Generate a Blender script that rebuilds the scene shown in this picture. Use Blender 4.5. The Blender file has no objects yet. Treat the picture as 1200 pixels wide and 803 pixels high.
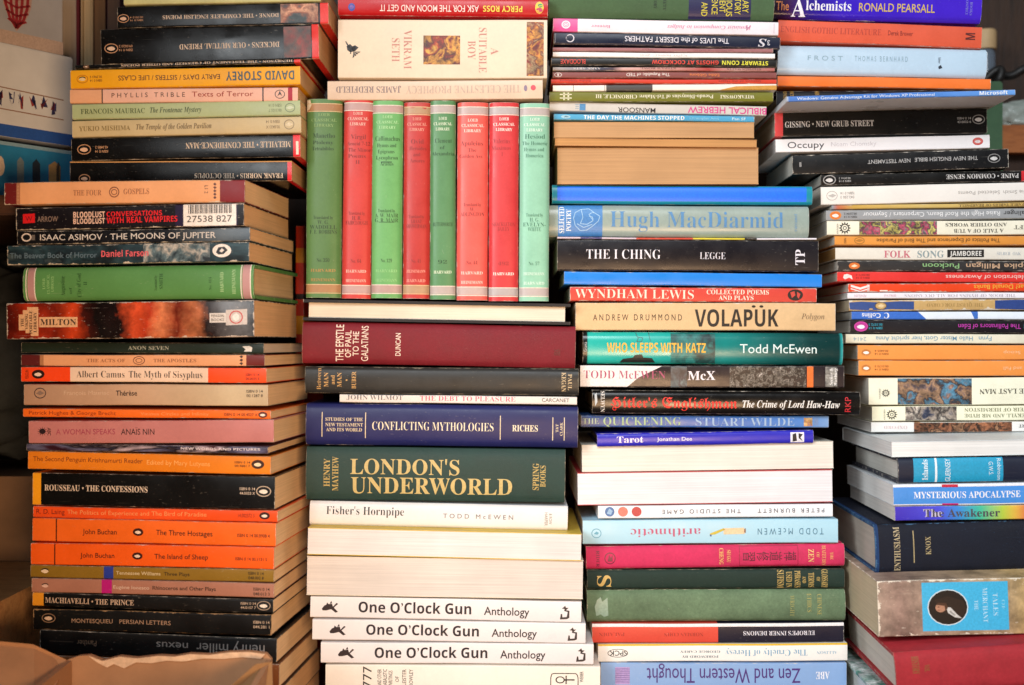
import bpy, bmesh, math, random
from mathutils import Vector, Matrix
R = math.radians
SC = bpy.context.scene
COL = SC.collection

# ------------------------------------------------------------------ camera, light, exposure
S = 0.00068                    # metres per photograph pixel on the reference plane
FPX = 1300.0                   # focal length in photograph pixels
DIST = FPX * S                 # camera to reference plane
CX, CY = 600.0, 401.5

cam = bpy.data.cameras.new('camera')
camo = bpy.data.objects.new('camera', cam)
COL.objects.link(camo)
camo.location = (0, -DIST, 0)
camo.rotation_euler = (R(90), 0, 0)
cam.sensor_width = 36.0
cam.lens = 36.0 * FPX / 1200.0
cam.clip_start = 0.02
cam.clip_end = 60
cam.dof.use_dof = True
cam.dof.focus_distance = DIST + 0.01
cam.dof.aperture_fstop = 4.0
SC.camera = camo

world = bpy.data.worlds.new('World')
SC.world = world
world.use_nodes = True
bg = world.node_tree.nodes['Background']
bg.inputs[0].default_value = (1.0, 0.92, 0.86, 1)
bg.inputs[1].default_value = 0.125


def lamp(name, loc, aim, sx, sy, power, col, spread=180):
    l = bpy.data.lights.new(name, 'AREA')
    l.shape = 'RECTANGLE'
    l.size, l.size_y = sx, sy
    l.energy = power
    l.color = col
    l.spread = R(spread)
    o = bpy.data.objects.new(name, l)
    COL.objects.link(o)
    o.location = loc
    d = Vector(aim) - Vector(loc)
    o.rotation_euler = d.to_track_quat('-Z', 'Y').to_euler()
    return o


lamp('window_light', (-1.02, -1.45, 0.50), (0.30, 0, 0), 0.50, 0.80, 4.3, (0.92, 0.97, 1.0), 70)
lamp('spine_sheen_light', (-0.58, -1.60, 0.50), (-0.15, 0, 0), 0.24, 0.45, 0.9, (0.92, 0.97, 1.0), 90)  # added lamp for sheen and fill on the upper left spines
lamp('room_lamp', (0.24, -1.15, -0.26), (-0.36, 0, -0.06), 0.35, 0.30, 3.5, (1.0, 0.62, 0.34), 75)
lamp('right_fill_light', (0.05, -2.30, 1.50), (0.50, 0, -0.15), 0.80, 0.80, 4.7, (0.90, 0.95, 1.0), 50)  # added high fill lamp that brightens the right stack

SC.view_settings.view_transform = 'Standard'
SC.view_settings.look = 'None'
SC.view_settings.exposure = -0.13
SC.view_settings.gamma = 1.0


# ------------------------------------------------------------------ colours and materials
def lin(h):
    h = h.lstrip('#')
    o = []
    for i in (0, 2, 4):
        c = int(h[i:i + 2], 16) / 255.0
        o.append(c / 12.92 if c <= 0.04045 else ((c + 0.055) / 1.055) ** 2.4)
    return (o[0], o[1], o[2], 1.0)


class NT:
    """small helper round a node tree"""
    def __init__(self, name):
        self.m = bpy.data.materials.new(name)
        self.m.use_nodes = True
        self.t = self.m.node_tree
        self.b = self.t.nodes['Principled BSDF']

    def n(self, kind, **kw):
        nd = self.t.nodes.new(kind)
        for k, v in kw.items():
            setattr(nd, k, v)
        return nd

    def l(self, a, b):
        self.t.links.new(a, b)

    def math(self, op, a, b=None, clamp=False):
        nd = self.n('ShaderNodeMath', operation=op, use_clamp=clamp)
        for i, x in enumerate((a, b)):
            if x is None:
                continue
            if isinstance(x, (int, float)):
                nd.inputs[i].default_value = x
            else:
                self.l(x, nd.inputs[i])
        return nd.outputs[0]

    def mix(self, fac, a, b, blend='MIX'):
        nd = self.n('ShaderNodeMix', data_type='RGBA', blend_type=blend)
        for s, x in ((0, fac), (6, a), (7, b)):
            if isinstance(x, (int, float)):
                nd.inputs[s].default_value = x
            elif isinstance(x, tuple):
                nd.inputs[s].default_value = x
            else:
                self.l(x, nd.inputs[s])
        return nd.outputs[2]

    def noise(self, scale, seed=0.0, detail=3, rough=0.55, stretch=(1, 1, 1), coord='Object', dist=0.0):
        tc = self.n('ShaderNodeTexCoord')
        mp = self.n('ShaderNodeMapping')
        mp.inputs['Location'].default_value = (seed * 1.37, seed * 2.11, seed * 0.73)
        mp.inputs['Scale'].default_value = stretch
        self.l(tc.outputs[coord], mp.inputs[0])
        nz = self.n('ShaderNodeTexNoise')
        nz.inputs['Scale'].default_value = scale
        nz.inputs['Detail'].default_value = detail
        nz.inputs['Roughness'].default_value = rough
        nz.inputs['Distortion'].default_value = dist
        self.l(mp.outputs[0], nz.inputs['Vector'])
        return nz.outputs[0]

    def rng(self, x, a, b, c, d):
        nd = self.n('ShaderNodeMapRange')
        self.l(x, nd.inputs[0])
        for i, v in enumerate((a, b, c, d)):
            nd.inputs[i + 1].default_value = v
        return nd.outputs[0]

    def ramp(self, x, stops, mode='LINEAR'):
        nd = self.n('ShaderNodeValToRGB')
        cr = nd.color_ramp
        cr.interpolation = mode
        stops = sorted(stops, key=lambda s: s[0])
        while len(cr.elements) < len(stops):
            cr.elements.new(0.5)
        for e, (p, c) in zip(cr.elements, stops):
            e.position = max(0.0, min(1.0, p))
            e.color = c
        self.l(x, nd.inputs[0])
        return nd.outputs[0]

    def bump(self, h, dist, strength=1.0):
        nd = self.n('ShaderNodeBump')
        nd.inputs['Distance'].default_value = dist
        nd.inputs['Strength'].default_value = strength
        self.l(h, nd.inputs['Height'])
        self.l(nd.outputs[0], self.b.inputs['Normal'])


INK = {}


def ink(hexc, rough=0.5):
    k = (hexc, rough)
    if k not in INK:
        g = NT('ink_' + hexc.strip('#'))
        nz = g.noise(700, 3.1, 2)
        c = lin(hexc)
        v = g.rng(nz, 0.3, 0.7, 0.86, 1.06)
        g.l(g.mix(1.0, c, v, 'MULTIPLY'), g.b.inputs['Base Color'])
        g.b.inputs['Roughness'].default_value = rough
        INK[k] = g.m
    return INK[k]


PAGE = {}


def page_mat(hexc, seed=0.0, dens=1.0):
    k = (hexc, round(seed, 2), dens)
    if k not in PAGE:
        g = NT('paper_pages')
        lines = g.noise(1.0, seed, 2, 0.8, (6, 6, 2600 * dens))
        lines2 = g.noise(1.0, seed + 5, 2, 0.7, (10, 10, 700))
        blot = g.noise(22, seed + 9, 3)
        c = lin(hexc)
        v = g.rng(lines, 0.30, 0.70, 0.88, 1.05)
        v2 = g.rng(lines2, 0.3, 0.7, 0.91, 1.05)
        v3 = g.rng(blot, 0.3, 0.7, 0.92, 1.05)
        o = g.mix(1.0, c, v, 'MULTIPLY')
        o = g.mix(1.0, o, v2, 'MULTIPLY')
        o = g.mix(1.0, o, v3, 'MULTIPLY')
        g.l(o, g.b.inputs['Base Color'])
        g.b.inputs['Roughness'].default_value = 0.85
        g.bump(lines, 0.0003, 0.6)
        PAGE[k] = g.m
    return PAGE[k]


def pic_mat(pal, scale=130, seed=0.0, stretch=(1, 1, 1), rough=0.4, dist=0.35):
    g = NT('printed_picture')
    nz = g.noise(scale * 0.7, seed, 4, 0.55, stretch, dist=dist)
    st = [(0.30 + 0.40 * i / max(1, len(pal) - 1), lin(c)) for i, c in enumerate(pal)]
    n2 = g.noise(scale * 1.9, seed + 31, 5, 0.7, stretch, dist=0.2)
    n3 = g.noise(scale * 0.5, seed + 57, 2, 0.5, stretch)
    lum = g.math('MULTIPLY', g.rng(n2, 0.32, 0.68, 0.45, 1.25), g.rng(n3, 0.35, 0.65, 0.55, 1.2))
    g.l(g.mix(1.0, g.ramp(nz, st), lum, 'MULTIPLY'), g.b.inputs['Base Color'])
    g.b.inputs['Roughness'].default_value = rough
    return g.m


def cover_mat(base, bands, Lmm, Tmm, rough, wear, cloth, seed, grad, mott, crease, worn, pic, warp=0.0):
    g = NT('book_cover')
    uv = g.n('ShaderNodeUVMap')
    sp = g.n('ShaderNodeSeparateXYZ')
    g.l(uv.outputs[0], sp.inputs[0])
    u, v = sp.outputs[0], sp.outputs[1]
    c = lin(base)
    if pic:
        nz = g.noise(pic[1] * 0.6, seed, 4, 0.55, pic[2], dist=0.3)
        st = [(0.30 + 0.40 * i / max(1, len(pic[0]) - 1), lin(x)) for i, x in enumerate(pic[0])]
        n2_ = g.noise(pic[1] * 1.7, seed + 31, 5, 0.7, pic[2], dist=0.2)
        col = g.mix(1.0, g.ramp(nz, st), g.rng(n2_, 0.32, 0.68, 0.5, 1.25), 'MULTIPLY')
        if bands:
            m = g.ramp(u, [(0, (0, 0, 0, 1))] + [q for b in bands for q in ((b[0], (1, 1, 1, 1)), (b[1], (0, 0, 0, 1)))], 'CONSTANT')
            s2 = [(0.0, c)]
            for a, z, h in bands:
                s2 += [(a, lin(h)), (z, c)]
            col = g.mix(m, col, g.ramp(u, s2, 'CONSTANT'))
    elif grad:
        uw = u
        if warp:
            nw = g.noise(34, seed + 41, 4, 0.6)
            uw = g.math('ADD', u, g.math('MULTIPLY', g.math('SUBTRACT', nw, 0.5), warp))
        col = g.ramp(uw, [(p, lin(h)) for p, h in grad])
        if warp:
            nl = g.noise(60, seed + 47, 4, 0.65)
            col = g.mix(1.0, col, g.rng(nl, 0.33, 0.67, 0.55, 1.2), 'MULTIPLY')
    elif bands:
        st = [(0.0, c)]
        for a, z, h in sorted(bands):
            if st and abs(st[-1][0] - a) < 1e-5:
                st.pop()
            st += [(a, lin(h)), (z, c)]
        col = g.ramp(u, st, 'CONSTANT')
    else:
        rgb = g.n('ShaderNodeRGB')
        rgb.outputs[0].default_value = c
        col = rgb.outputs[0]
    n1 = g.noise(38, seed, 4, 0.6)
    n2 = g.noise(420, seed + 3, 3, 0.6)
    mul = g.math('MULTIPLY', g.rng(n1, 0.3, 0.7, 1 - mott, 1 + mott * 0.6), g.rng(n2, 0.3, 0.7, 1 - mott * 0.45, 1 + mott * 0.3))
    col = g.mix(1.0, col, mul, 'MULTIPLY')
    # rubbed edges
    iv = g.math('SUBTRACT', 1.0, v)
    iu = g.math('SUBTRACT', 1.0, u)
    dv = g.math('MULTIPLY', g.math('MINIMUM', v, iv), Tmm)
    du = g.math('MULTIPLY', g.math('MINIMUM', u, iu), Lmm)
    d = g.math('MINIMUM', dv, du)
    n3 = g.noise(210, seed + 7, 4, 0.7, (0.6, 1, 1))
    lim = g.math('MULTIPLY', g.math('POWER', g.rng(n3, 0.30, 0.72, 0, 1), 2.2), wear * 2.4)
    mk = g.math('SUBTRACT', lim, d)
    mk = g.rng(mk, -0.12, 0.25, 0.0, 0.85)
    # faint scuffs and reading creases running along the spine
    n4 = g.noise(1.0, seed + 11, 3, 0.6, (9, 9, 900))
    n5 = g.noise(60, seed + 13, 3, 0.6)
    sc = g.math('MULTIPLY', g.rng(n4, 0.66, 0.74, 0, crease), g.rng(n5, 0.5, 0.66, 0, 1))
    n6 = g.noise(900, seed + 15, 2, 0.5, (0.35, 1, 1))
    sc2 = g.math('MULTIPLY', g.rng(n6, 0.68, 0.74, 0, crease * 0.7), g.rng(n5, 0.45, 0.6, 1, 0))
    mk = g.math('MAXIMUM', mk, g.math('MAXIMUM', sc, sc2), clamp=True)
    col = g.mix(mk, col, lin(worn))
    g.l(col, g.b.inputs['Base Color'])
    rr = g.rng(n1, 0.3, 0.7, rough - 0.06, rough + 0.1)
    rr = g.math('ADD', rr, g.math('MULTIPLY', mk, 0.3), clamp=True)
    g.l(rr, g.b.inputs['Roughness'])
    g.b.inputs['Specular IOR Level'].default_value = 0.34
    if cloth:
        wv = g.noise(2600, seed, 1, 0.4)
        g.bump(wv, 0.0005, 0.45)
        g.b.inputs['Specular IOR Level'].default_value = 0.22
    else:
        wv = g.noise(26, seed + 21, 2, 0.5, (0.5, 1, 2.2))
        g.bump(wv, 0.0009, 0.3)
    return g.m


def plain(name, hexc, rough=0.7, mott=0.15, scale=60, bump=0.0, metal=0.0):
    g = NT(name)
    nz = g.noise(scale, 1.3, 5, 0.6)
    c = lin(hexc)
    g.l(g.mix(1.0, c, g.rng(nz, 0.25, 0.75, 1 - mott, 1 + mott), 'MULTIPLY'), g.b.inputs['Base Color'])
    g.b.inputs['Roughness'].default_value = rough
    g.b.inputs['Metallic'].default_value = metal
    if bump:
        g.bump(nz, bump, 0.6)
    return g.m


def wood(name, dark, light, stretch, rough=0.5):
    g = NT(name)
    nz = g.noise(14, 2.0, 6, 0.65, stretch, dist=0.6)
    nz2 = g.noise(90, 4.0, 3, 0.6, stretch)
    f = g.math('ADD', g.math('MULTIPLY', nz, 0.75), g.math('MULTIPLY', nz2, 0.25))
    g.l(g.ramp(f, [(0.32, lin(dark)), (0.5, lin(light)), (0.68, lin(dark))]), g.b.inputs['Base Color'])
    g.b.inputs['Roughness'].default_value = rough
    g.bump(nz2, 0.0006, 0.5)
    return g.m


# ------------------------------------------------------------------ lettering (real outlines of the default font and its mathematical alphabets)
ALPH = {'serif': (0x1D400, 0x1D41A, 0x1D7CE), 'serifl': (0x1D400, 0x1D41A, 0x1D7CE),
        'ital': (0x1D468, 0x1D482, 0x1D7CE), 'sansb': (0x1D5D4, 0x1D5EE, 0x1D7EC), 'frak': (0x1D56C, 0x1D586, None),
        'thinital': (0x1D434, 0x1D44E, None)}
OFFS = {'serifl': -0.012, 'sansB': 0.007, 'sansH': 0.012, 'sansbH': 0.0}


def styled(s, style):
    if style == 'sansbH':
        style = 'sansb'
    if style not in ALPH:
        return s
    up, lo, dg = ALPH[style]
    o = ''
    for ch in s:
        if 'A' <= ch <= 'Z':
            o += chr(up + ord(ch) - 65)
        elif 'a' <= ch <= 'z':
            o += '\u210e' if (style == 'thinital' and ch == 'h') else chr(lo + ord(ch) - 97)
        elif ch.isdigit() and dg:
            o += chr(dg + ord(ch) - 48)
        else:
            o += ch
    return o


TXT = {}


def raw_text(s, style):
    cu = bpy.data.curves.new('t', 'FONT')
    cu.body = styled(s, style)
    cu.offset = OFFS.get(style, 0.0)
    cu.resolution_u = 3
    if style == 'sansw':
        cu.space_character = 1.6
    ob = bpy.data.objects.new('t', cu)
    COL.objects.link(ob)
    dg = bpy.context.evaluated_depsgraph_get()
    dg.update()
    me = bpy.data.meshes.new_from_object(ob.evaluated_get(dg))
    vs = [(v.co.x, v.co.y) for v in me.vertices]
    fs = [tuple(p.vertices) for p in me.polygons]
    bpy.data.objects.remove(ob)
    bpy.data.curves.remove(cu)
    bpy.data.meshes.remove(me)
    return vs, fs


CAP = {}


def text_mesh(s, style):
    """lettering scaled to width 1 and cap height 1"""
    k = (s, style)
    if k not in TXT:
        if style not in CAP:
            vs, _ = raw_text('H', style)
            CAP[style] = max(v[1] for v in vs)
        vs, fs = raw_text(s, style)
        x0 = min(v[0] for v in vs)
        x1 = max(v[0] for v in vs)
        TXT[k] = ([((a - x0) / (x1 - x0), b / CAP[style]) for a, b in vs], fs)
    return TXT[k]


# ------------------------------------------------------------------ scene objects
def link_mesh(name, vs, fs, mats, parent=None, midx=None, uvs=None, smooth=None):
    me = bpy.data.meshes.new(name)
    me.from_pydata(vs, [], fs)
    for m in mats:
        me.materials.append(m)
    if midx:
        for p, i in zip(me.polygons, midx):
            p.material_index = i
    if uvs:
        ul = me.uv_layers.new(name='UVMap')
        k = 0
        for p in me.polygons:
            for li, vi in zip(p.loop_indices, p.vertices):
                ul.data[li].uv = uvs[k]
                k += 1
    me.update()
    o = bpy.data.objects.new(name, me)
    COL.objects.link(o)
    if parent is not None:
        o.parent = parent
    if smooth:
        me.shade_smooth()
        me.set_sharp_from_angle(angle=R(smooth))
    return o


def from_bm(name, bm, mats, parent=None, smooth=None):
    bmesh.ops.recalc_face_normals(bm, faces=bm.faces[:])
    me = bpy.data.meshes.new(name)
    bm.to_mesh(me)
    bm.free()
    for m in mats:
        me.materials.append(m)
    o = bpy.data.objects.new(name, me)
    COL.objects.link(o)
    if parent is not None:
        o.parent = parent
    if smooth:
        me.shade_smooth()
        me.set_sharp_from_angle(angle=R(smooth))
    return o


def empty(name, M, label, cat, group=None):
    o = bpy.data.objects.new(name, None)
    COL.objects.link(o)
    o.empty_display_size = 0.01
    o.matrix_world = M
    o['label'] = label
    o['category'] = cat
    if group:
        o['group'] = group
    return o


def tag(o, label, cat, group=None):
    o['label'] = label
    o['category'] = cat
    if group:
        o['group'] = group
    return o


def px(x, y, Y):
    k = S * (DIST + Y) / DIST
    return Vector(((x - CX) * k, Y, (CY - y) * k))


# spine items --------------------------------------------------------
def t(s, x0, x1, v0, v1, style='sans', col='#101010', rot=0):
    return ('t', s, x0, x1, v0, v1, style, col, rot)


def r(x0, x1, v0, v1, col, name='line'):
    return ('r', x0, x1, v0, v1, col, name)


def p(x0, x1, v0, v1, pal, scale=130, name='picture', stretch=(1, 1, 1)):
    return ('p', x0, x1, v0, v1, pal, scale, name, stretch)


def poly(pts, col, name='emblem', lay=2):
    """free outline, points (x px, v fraction)"""
    return ('g', pts, col, name, lay)


def ell(xc, vc, rx, rv, n=20):
    return [(xc + rx * math.cos(2 * math.pi * i / n), vc + rv * math.sin(2 * math.pi * i / n)) for i in range(n)]


def ring(xc, vc, rx, rv, w, wv, col, name='emblem', n=24):
    return ('ring', xc, vc, rx, rv, w, wv, col, name, n)


def penguin(xc, vc, h, H, rim, body, fill=None, face=1):
    """publisher's bird lying on its side in an oval; h px high, H px = spine thickness"""
    rv = h / 2 / H
    rx = h * 0.68
    o = []
    if fill:
        o.append(poly(ell(xc, vc, rx, rv), fill, 'emblem', 1))
    if rim:
        o.append(ring(xc, vc, rx, rv, h * 0.09, 0.09 * h / H, rim))
    b = [(-.44, .04), (-.36, -.10), (-.20, -.16), (.02, -.20), (.22, -.16), (.34, -.04), (.40, .06), (.32, .14), (.18, .22), (-.04, .24), (-.24, .18), (-.36, .12)]
    k = [(-.46, -.02), (-.38, -.16), (-.20, -.25), (.06, -.29), (.28, -.24), (.46, -.06), (.34, -.06), (.20, -.15), (0, -.18), (-.20, -.14)]
    o.append(poly([(xc + face * a * h * 0.95, vc + c * h / H) for a, c in b], body, 'emblem', 3))
    o.append(poly([(xc + face * a * h * 0.95, vc + c * h / H) for a, c in k], fill or '#16100e', 'emblem', 4))
    return o


def isbn(x0, x1, col, num, v0=.28, v1=.72, rot=0):
    m = (v0 + v1) / 2
    a, b = ('ISBN 0 14', num)
    g = (v1 - v0) * 0.12
    if rot == 180:
        a, b = b, a
    return [t(a, x0, x1, v0, m - g, 'sansB', col, rot), t(b, x0, x1, m + g, v1, 'sansB', col, rot)]


# ------------------------------------------------------------------ the book builder
COLS = {'LT': (-0.004, -0.006), 'LM': (-0.030, -0.048), 'L': (-0.018, -0.035), 'M': (0.010, 0.010), 'N': (0.022, 0.022),
        'R': (0.040, 0.034), 'RL': (-0.026, -0.032)}
GROUPS = {'LT': 'books in the left stack', 'LM': 'books in the left stack', 'L': 'books in the left stack',
          'M': 'books in the second stack from the left', 'N': 'books in the third stack from the left',
          'R': 'books in the right stack', 'RL': 'books in the right stack'}
SEED = [0.0]


def profile(kind, T, D):
    """outer and inner outline of the cover cross-section as (y, v, vcoord) from the lower board's free edge round the spine to the upper one"""
    if kind == 'p':
        th, rr = 0.00045, min(0.0011, T * 0.3)
        out = [(D, 0, None)]
        for i in range(5):
            a = math.pi / 2 * i / 4
            out.append((rr - rr * math.sin(a), rr - rr * math.cos(a), 's'))
        for i in range(5):
            a = math.pi / 2 * i / 4
            out.append((rr - rr * math.cos(a), T - rr + rr * math.sin(a), 's'))
        out.append((D, T, None))
        inn = [(D, th)] + [(max(th, o[0]) if o[0] < rr + 1e-9 else o[0], min(max(o[1], th), T - th)) for o in out[1:-1]] + [(D, T - th)]
        return out, inn, th, 0.0
    th = min(0.0026, T * 0.14)
    sag = min(0.0042, T * 0.16)
    j = 0.0062
    out = [(D, 0, None), (j + 0.003, 0, None), (j, 0.0009, None), (j - 0.0025, 0.0004, None)]
    n = 14
    for i in range(n + 1):
        f = i / n
        w = 2 * f - 1
        yy = sag * (1 - math.sqrt(max(0.0, 1 - (abs(w) ** 2.4) * 0.97))) if abs(w) < 1 else sag
        out.append((min(yy, sag), T * (0.002 + 0.996 * f), 's'))
    out += [(j - 0.0025, T - 0.0004, None), (j, T - 0.0009, None), (j + 0.003, T, None), (D, T, None)]
    inn = []
    for k, (y, v, s) in enumerate(out):
        if s == 's':
            inn.append((y + 0.0016, min(max(v, th), T - th)))
        else:
            inn.append((max(y, sag + 0.0016), th if v < T / 2 else T - th))
    return out, inn, th, sag


def sagfun(kind, T):
    if kind == 'p':
        rr = min(0.0011, T * 0.3)

        def f(v):
            e = min(v, T - v)
            if e >= rr:
                return 0.0
            return rr - math.sqrt(max(0.0, rr * rr - (rr - max(0, e)) ** 2))
        return f
    sag = min(0.0042, T * 0.16)

    def f(v):
        w = max(-1, min(1, 2 * ((v / T) - 0.002) / 0.996 - 1))
        return min(sag, sag * (1 - math.sqrt(max(0.0, 1 - (abs(w) ** 2.4) * 0.97))))
    return f


def book(col, q, kind, base, items=(), label='', bands=(), page='#d8c39a', D=None, dy=0.0, dyl=None, grad=None, cloth=False,
         rough=None, wear=None, mott=None, crease=None, worn=None, pic=None, vert=False, name=None, ends=None, group=None, gap=0.35,
         fore=False, cat='book', inset=None, wob=None, board=None, warp=0.0):
    xl, xr, ytl, ybl, ytr, ybr = q
    Yl, Yr = COLS[col]
    Yl += dy
    Yr += dy
    if dyl is not None:
        Yl += dyl
    SEED[0] += 3.17
    seed = SEED[0]
    rnd = random.Random(int(seed * 100))
    if kind == 'h':
        D = D or 0.135
        rough = 0.6 if rough is None else rough
        wear = 0.25 if wear is None else wear
    else:
        D = D or 0.112
        rough = 0.40 if rough is None else rough
        wear = 0.26 if wear is None else wear
    mott = (0.14 if cloth else 0.07) if mott is None else mott
    crease = (0.10 if cloth else 0.15) if crease is None else crease
    worn = worn or ('#b9a892' if cloth else '#d9d0c2')
    if vert:
        # standing book: q = left, right, top y, bottom y
        YY = (Yl + Yr) / 2
        pb = px((xl + xr) / 2, ybl, YY)
        L = (ybl - ytl) * S * (DIST + YY) / DIST
        T = (xr - xl - 0.6) * S * (DIST + YY) / DIST
        lean = ytr            # px the head leans to the right
        ex = Vector((lean / (ybl - ytl), 0, 1)).normalized()
        ey = Vector((0, 1, 0))
        ez = ex.cross(ey).normalized()
        M = Matrix((ex, ey, ez)).transposed().to_4x4()
        M.translation = pb + ex * L / 2 - ez * T / 2

        def um(y):
            return (ybl - y) / (ybl - ytl) * L - L / 2
    else:
        kl = S * (DIST + Yl) / DIST
        kr = S * (DIST + Yr) / DIST
        Pl = px(xl, ybl, Yl)
        Pr = px(xr, ybr, Yr)
        T = min((ybl - ytl - gap) * kl, (ybr - ytr - gap) * kr) * 0.5 + 0.25 * ((ybl - ytl - gap) * kl + (ybr - ytr - gap) * kr)
        ex = (Pr - Pl)
        L = ex.length
        ex.normalize()
        ey = Vector((-ex.y, ex.x, 0)).normalized()
        ez = ex.cross(ey).normalized()
        M = Matrix((ex, ey, ez)).transposed().to_4x4()
        M.translation = (Pl + Pr) / 2 + ez * (gap * 0.5 * S)

        def um(x):
            f = (x - xl) / (xr - xl)
            # perspective-correct position along the turned spine
            w = f * (DIST + Yl) / ((DIST + Yr) * (1 - f) + f * (DIST + Yl)) if abs(Yl - Yr) > 1e-4 else f
            return w * L - L / 2
    name = name or ('hardback_book' if kind == 'h' else 'paperback_book')
    root = empty(name, M, label, cat, group or GROUPS[col])

    # --- cover
    out, inn, th, sag = profile(kind, T, D)
    sf = sagfun(kind, T)
    wa = (0.00010 if kind == 'h' else 0.00016) if wob is None else wob
    ph = [rnd.uniform(0, 6.28) for _ in range(3)]

    def wobble(u):
        a = u / 0.2
        return wa * (math.sin(5.1 * a + ph[0]) + 0.6 * math.sin(13 * a + ph[1]))

    def ybow(u):
        return 1.6 * wa * math.sin(4.3 * u / 0.2 + ph[2])

    NU = 12
    vs, fs, uvs, = [], [], []
    nO = len(out)
    flip = (lambda y: D - y) if fore else (lambda y: y)
    for i in range(NU + 1):
        u = -L / 2 + L * i / NU
        w, yb = wobble(u), ybow(u)
        for (y, v, s) in out:
            vs.append((u, flip(y + (yb if s else 0)), v + (w if s else 0)))
        for (y, v) in inn:
            vs.append((u, flip(y), v))
    st = 2 * nO

    def vc(k):
        return (out[k][1] / T) if out[k][2] else 0.5

    for i in range(NU):
        for k in range(nO - 1):
            a, b = i * st + k, i * st + k + 1
            c, d = (i + 1) * st + k + 1, (i + 1) * st + k
            fs.append((a, b, c, d))
            both = out[k][2] and out[k + 1][2]
            va, vb = (vc(k), vc(k + 1)) if both else (0.5, 0.5)
            u0, u1 = i / NU, (i + 1) / NU
            uvs += [(u0, va), (u0, vb), (u1, vb), (u1, va)]
            fs.append((a + nO, d + nO, c + nO, b + nO))
            uvs += [(u0, .5), (u1, .5), (u1, .5), (u0, .5)]
        for k in (0, nO - 1):
            a = i * st + k
            fs.append((a, a + st, a + st + nO, a + nO))
            uvs += [(i / NU, .5), ((i + 1) / NU, .5), ((i + 1) / NU, .5), (i / NU, .5)]
    for i in (0, NU):
        for k in range(nO - 1):
            a, b = i * st + k, i * st + k + 1
            fs.append((a, b, b + nO, a + nO))
            uv = (0.002 if i == 0 else 0.998, .5)
            uvs += [uv] * 4
    bd = [((um(a) + L / 2) / L, (um(z) + L / 2) / L, h) for a, z, h in bands]
    bd = [(min(a, z), max(a, z), h) for a, z, h in bd]
    gr = [((um(a) + L / 2) / L, h) for a, h in grad] if grad else None
    cm = cover_mat(base, bd, L * 1000, T * 1000, rough, wear, cloth, seed, gr, mott, crease, worn, pic, warp)
    cms, mi = [cm], None
    if board:
        cms.append(cover_mat(board, [], L * 1000, T * 1000, rough, wear * .5, False, seed + 1, None, mott, 0.03, worn, None))
        mi = [0 if all(abs(uvs[4 * i + k][1] - .5) > 1e-6 or False for k in (0, 1)) else 1 for i in range(len(fs))]
    cover = link_mesh('cover', vs, fs, cms, root, uvs=uvs, smooth=40, midx=mi)

    # --- pages
    if kind == 'p':
        e = 0.00025
        y0, y1, v0, v1 = 0.0006, D - 0.0004, th + 0.00002, T - th - 0.00002
        if fore:
            y0, y1 = 0.0003, D - 0.0008
    else:
        e = 0.0032
        y0, y1, v0, v1 = sag + 0.0018, D - 0.0034, th + 0.00002, T - th - 0.00002
        if fore:
            y0, y1 = 0.0034, D - sag - 0.0018
    if inset is not None:
        e = inset
    bm = bmesh.new()
    n = 10
    grid = []
    for i in range(n + 1):
        u = -L / 2 + e + (L - 2 * e) * i / n
        row = []
        cv = 0.0
        for y, v in ((y0, v0), (y1, v0), (y1, v1), (y0, v1)):
            jy = 0
            if fore and y == y0:
                jy = 0.0002 * math.sin(7 * i + seed)
            row.append(bm.verts.new((u, y + jy, v)))
        grid.append(row)
    for i in range(n):
        for k in range(4):
            bm.faces.new((grid[i][k], grid[i][(k + 1) % 4], grid[i + 1][(k + 1) % 4], grid[i + 1][k]))
    bm.faces.new(grid[0])
    bm.faces.new(grid[-1])
    from_bm('page_block', bm, [page_mat(page, round(seed % 7, 1), 1.0)], root)

    # --- printing, labels and pictures on the spine
    LAY = 0.00006
    step = T / 16 if kind == 'h' else T

    def place(pts2, faces, lay):
        """(u, v-from-below) outline onto the spine surface"""
        bm = bmesh.new()
        bv = [bm.verts.new((a, 0, b)) for a, b in pts2]
        for f in faces:
            try:
                bm.faces.new([bv[i] for i in f])
            except ValueError:
                pass
        lo, hi = min(b for a, b in pts2), max(b for a, b in pts2)
        rr_ = min(0.0011, T * 0.3)
        cuts = [step * k for k in range(1, 16)] if kind == 'h' else [rr_ * .12, rr_ * .4, rr_, T - rr_, T - rr_ * .4, T - rr_ * .12]
        for c_ in cuts:
            if lo + 1e-6 < c_ < hi - 1e-6:
                bmesh.ops.bisect_plane(bm, geom=bm.verts[:] + bm.edges[:] + bm.faces[:], plane_co=(0, 0, c_), plane_no=(0, 0, 1))
        lo, hi = min(a for a, b in pts2), max(a for a, b in pts2)
        for i in range(1, NU):
            c_ = -L / 2 + L * i / NU
            if lo + 1e-6 < c_ < hi - 1e-6:
                bmesh.ops.bisect_plane(bm, geom=bm.verts[:] + bm.edges[:] + bm.faces[:], plane_co=(c_, 0, 0), plane_no=(1, 0, 0))
        bm.verts.index_update()
        V = []
        for v in bm.verts:
            a, b = v.co.x, v.co.z
            V.append((a, sf(b) + seg(ybow, a) - LAY * (lay + 1), b + seg(wobble, a)))
        F = [[x.index for x in f.verts] for f in bm.faces]
        bm.free()
        return V, F

    def seg(fn, a):
        """value between the cover's own rows of vertices"""
        q_ = (a + L / 2) / L * NU
        i = max(0, min(NU - 1, math.floor(q_)))
        f_ = q_ - i
        return fn(-L / 2 + L * i / NU) * (1 - f_) + fn(-L / 2 + L * (i + 1) / NU) * f_

    def vm(f):
        return T * (1 - max(0.004, min(0.996, f)))

    acc = {}

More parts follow.
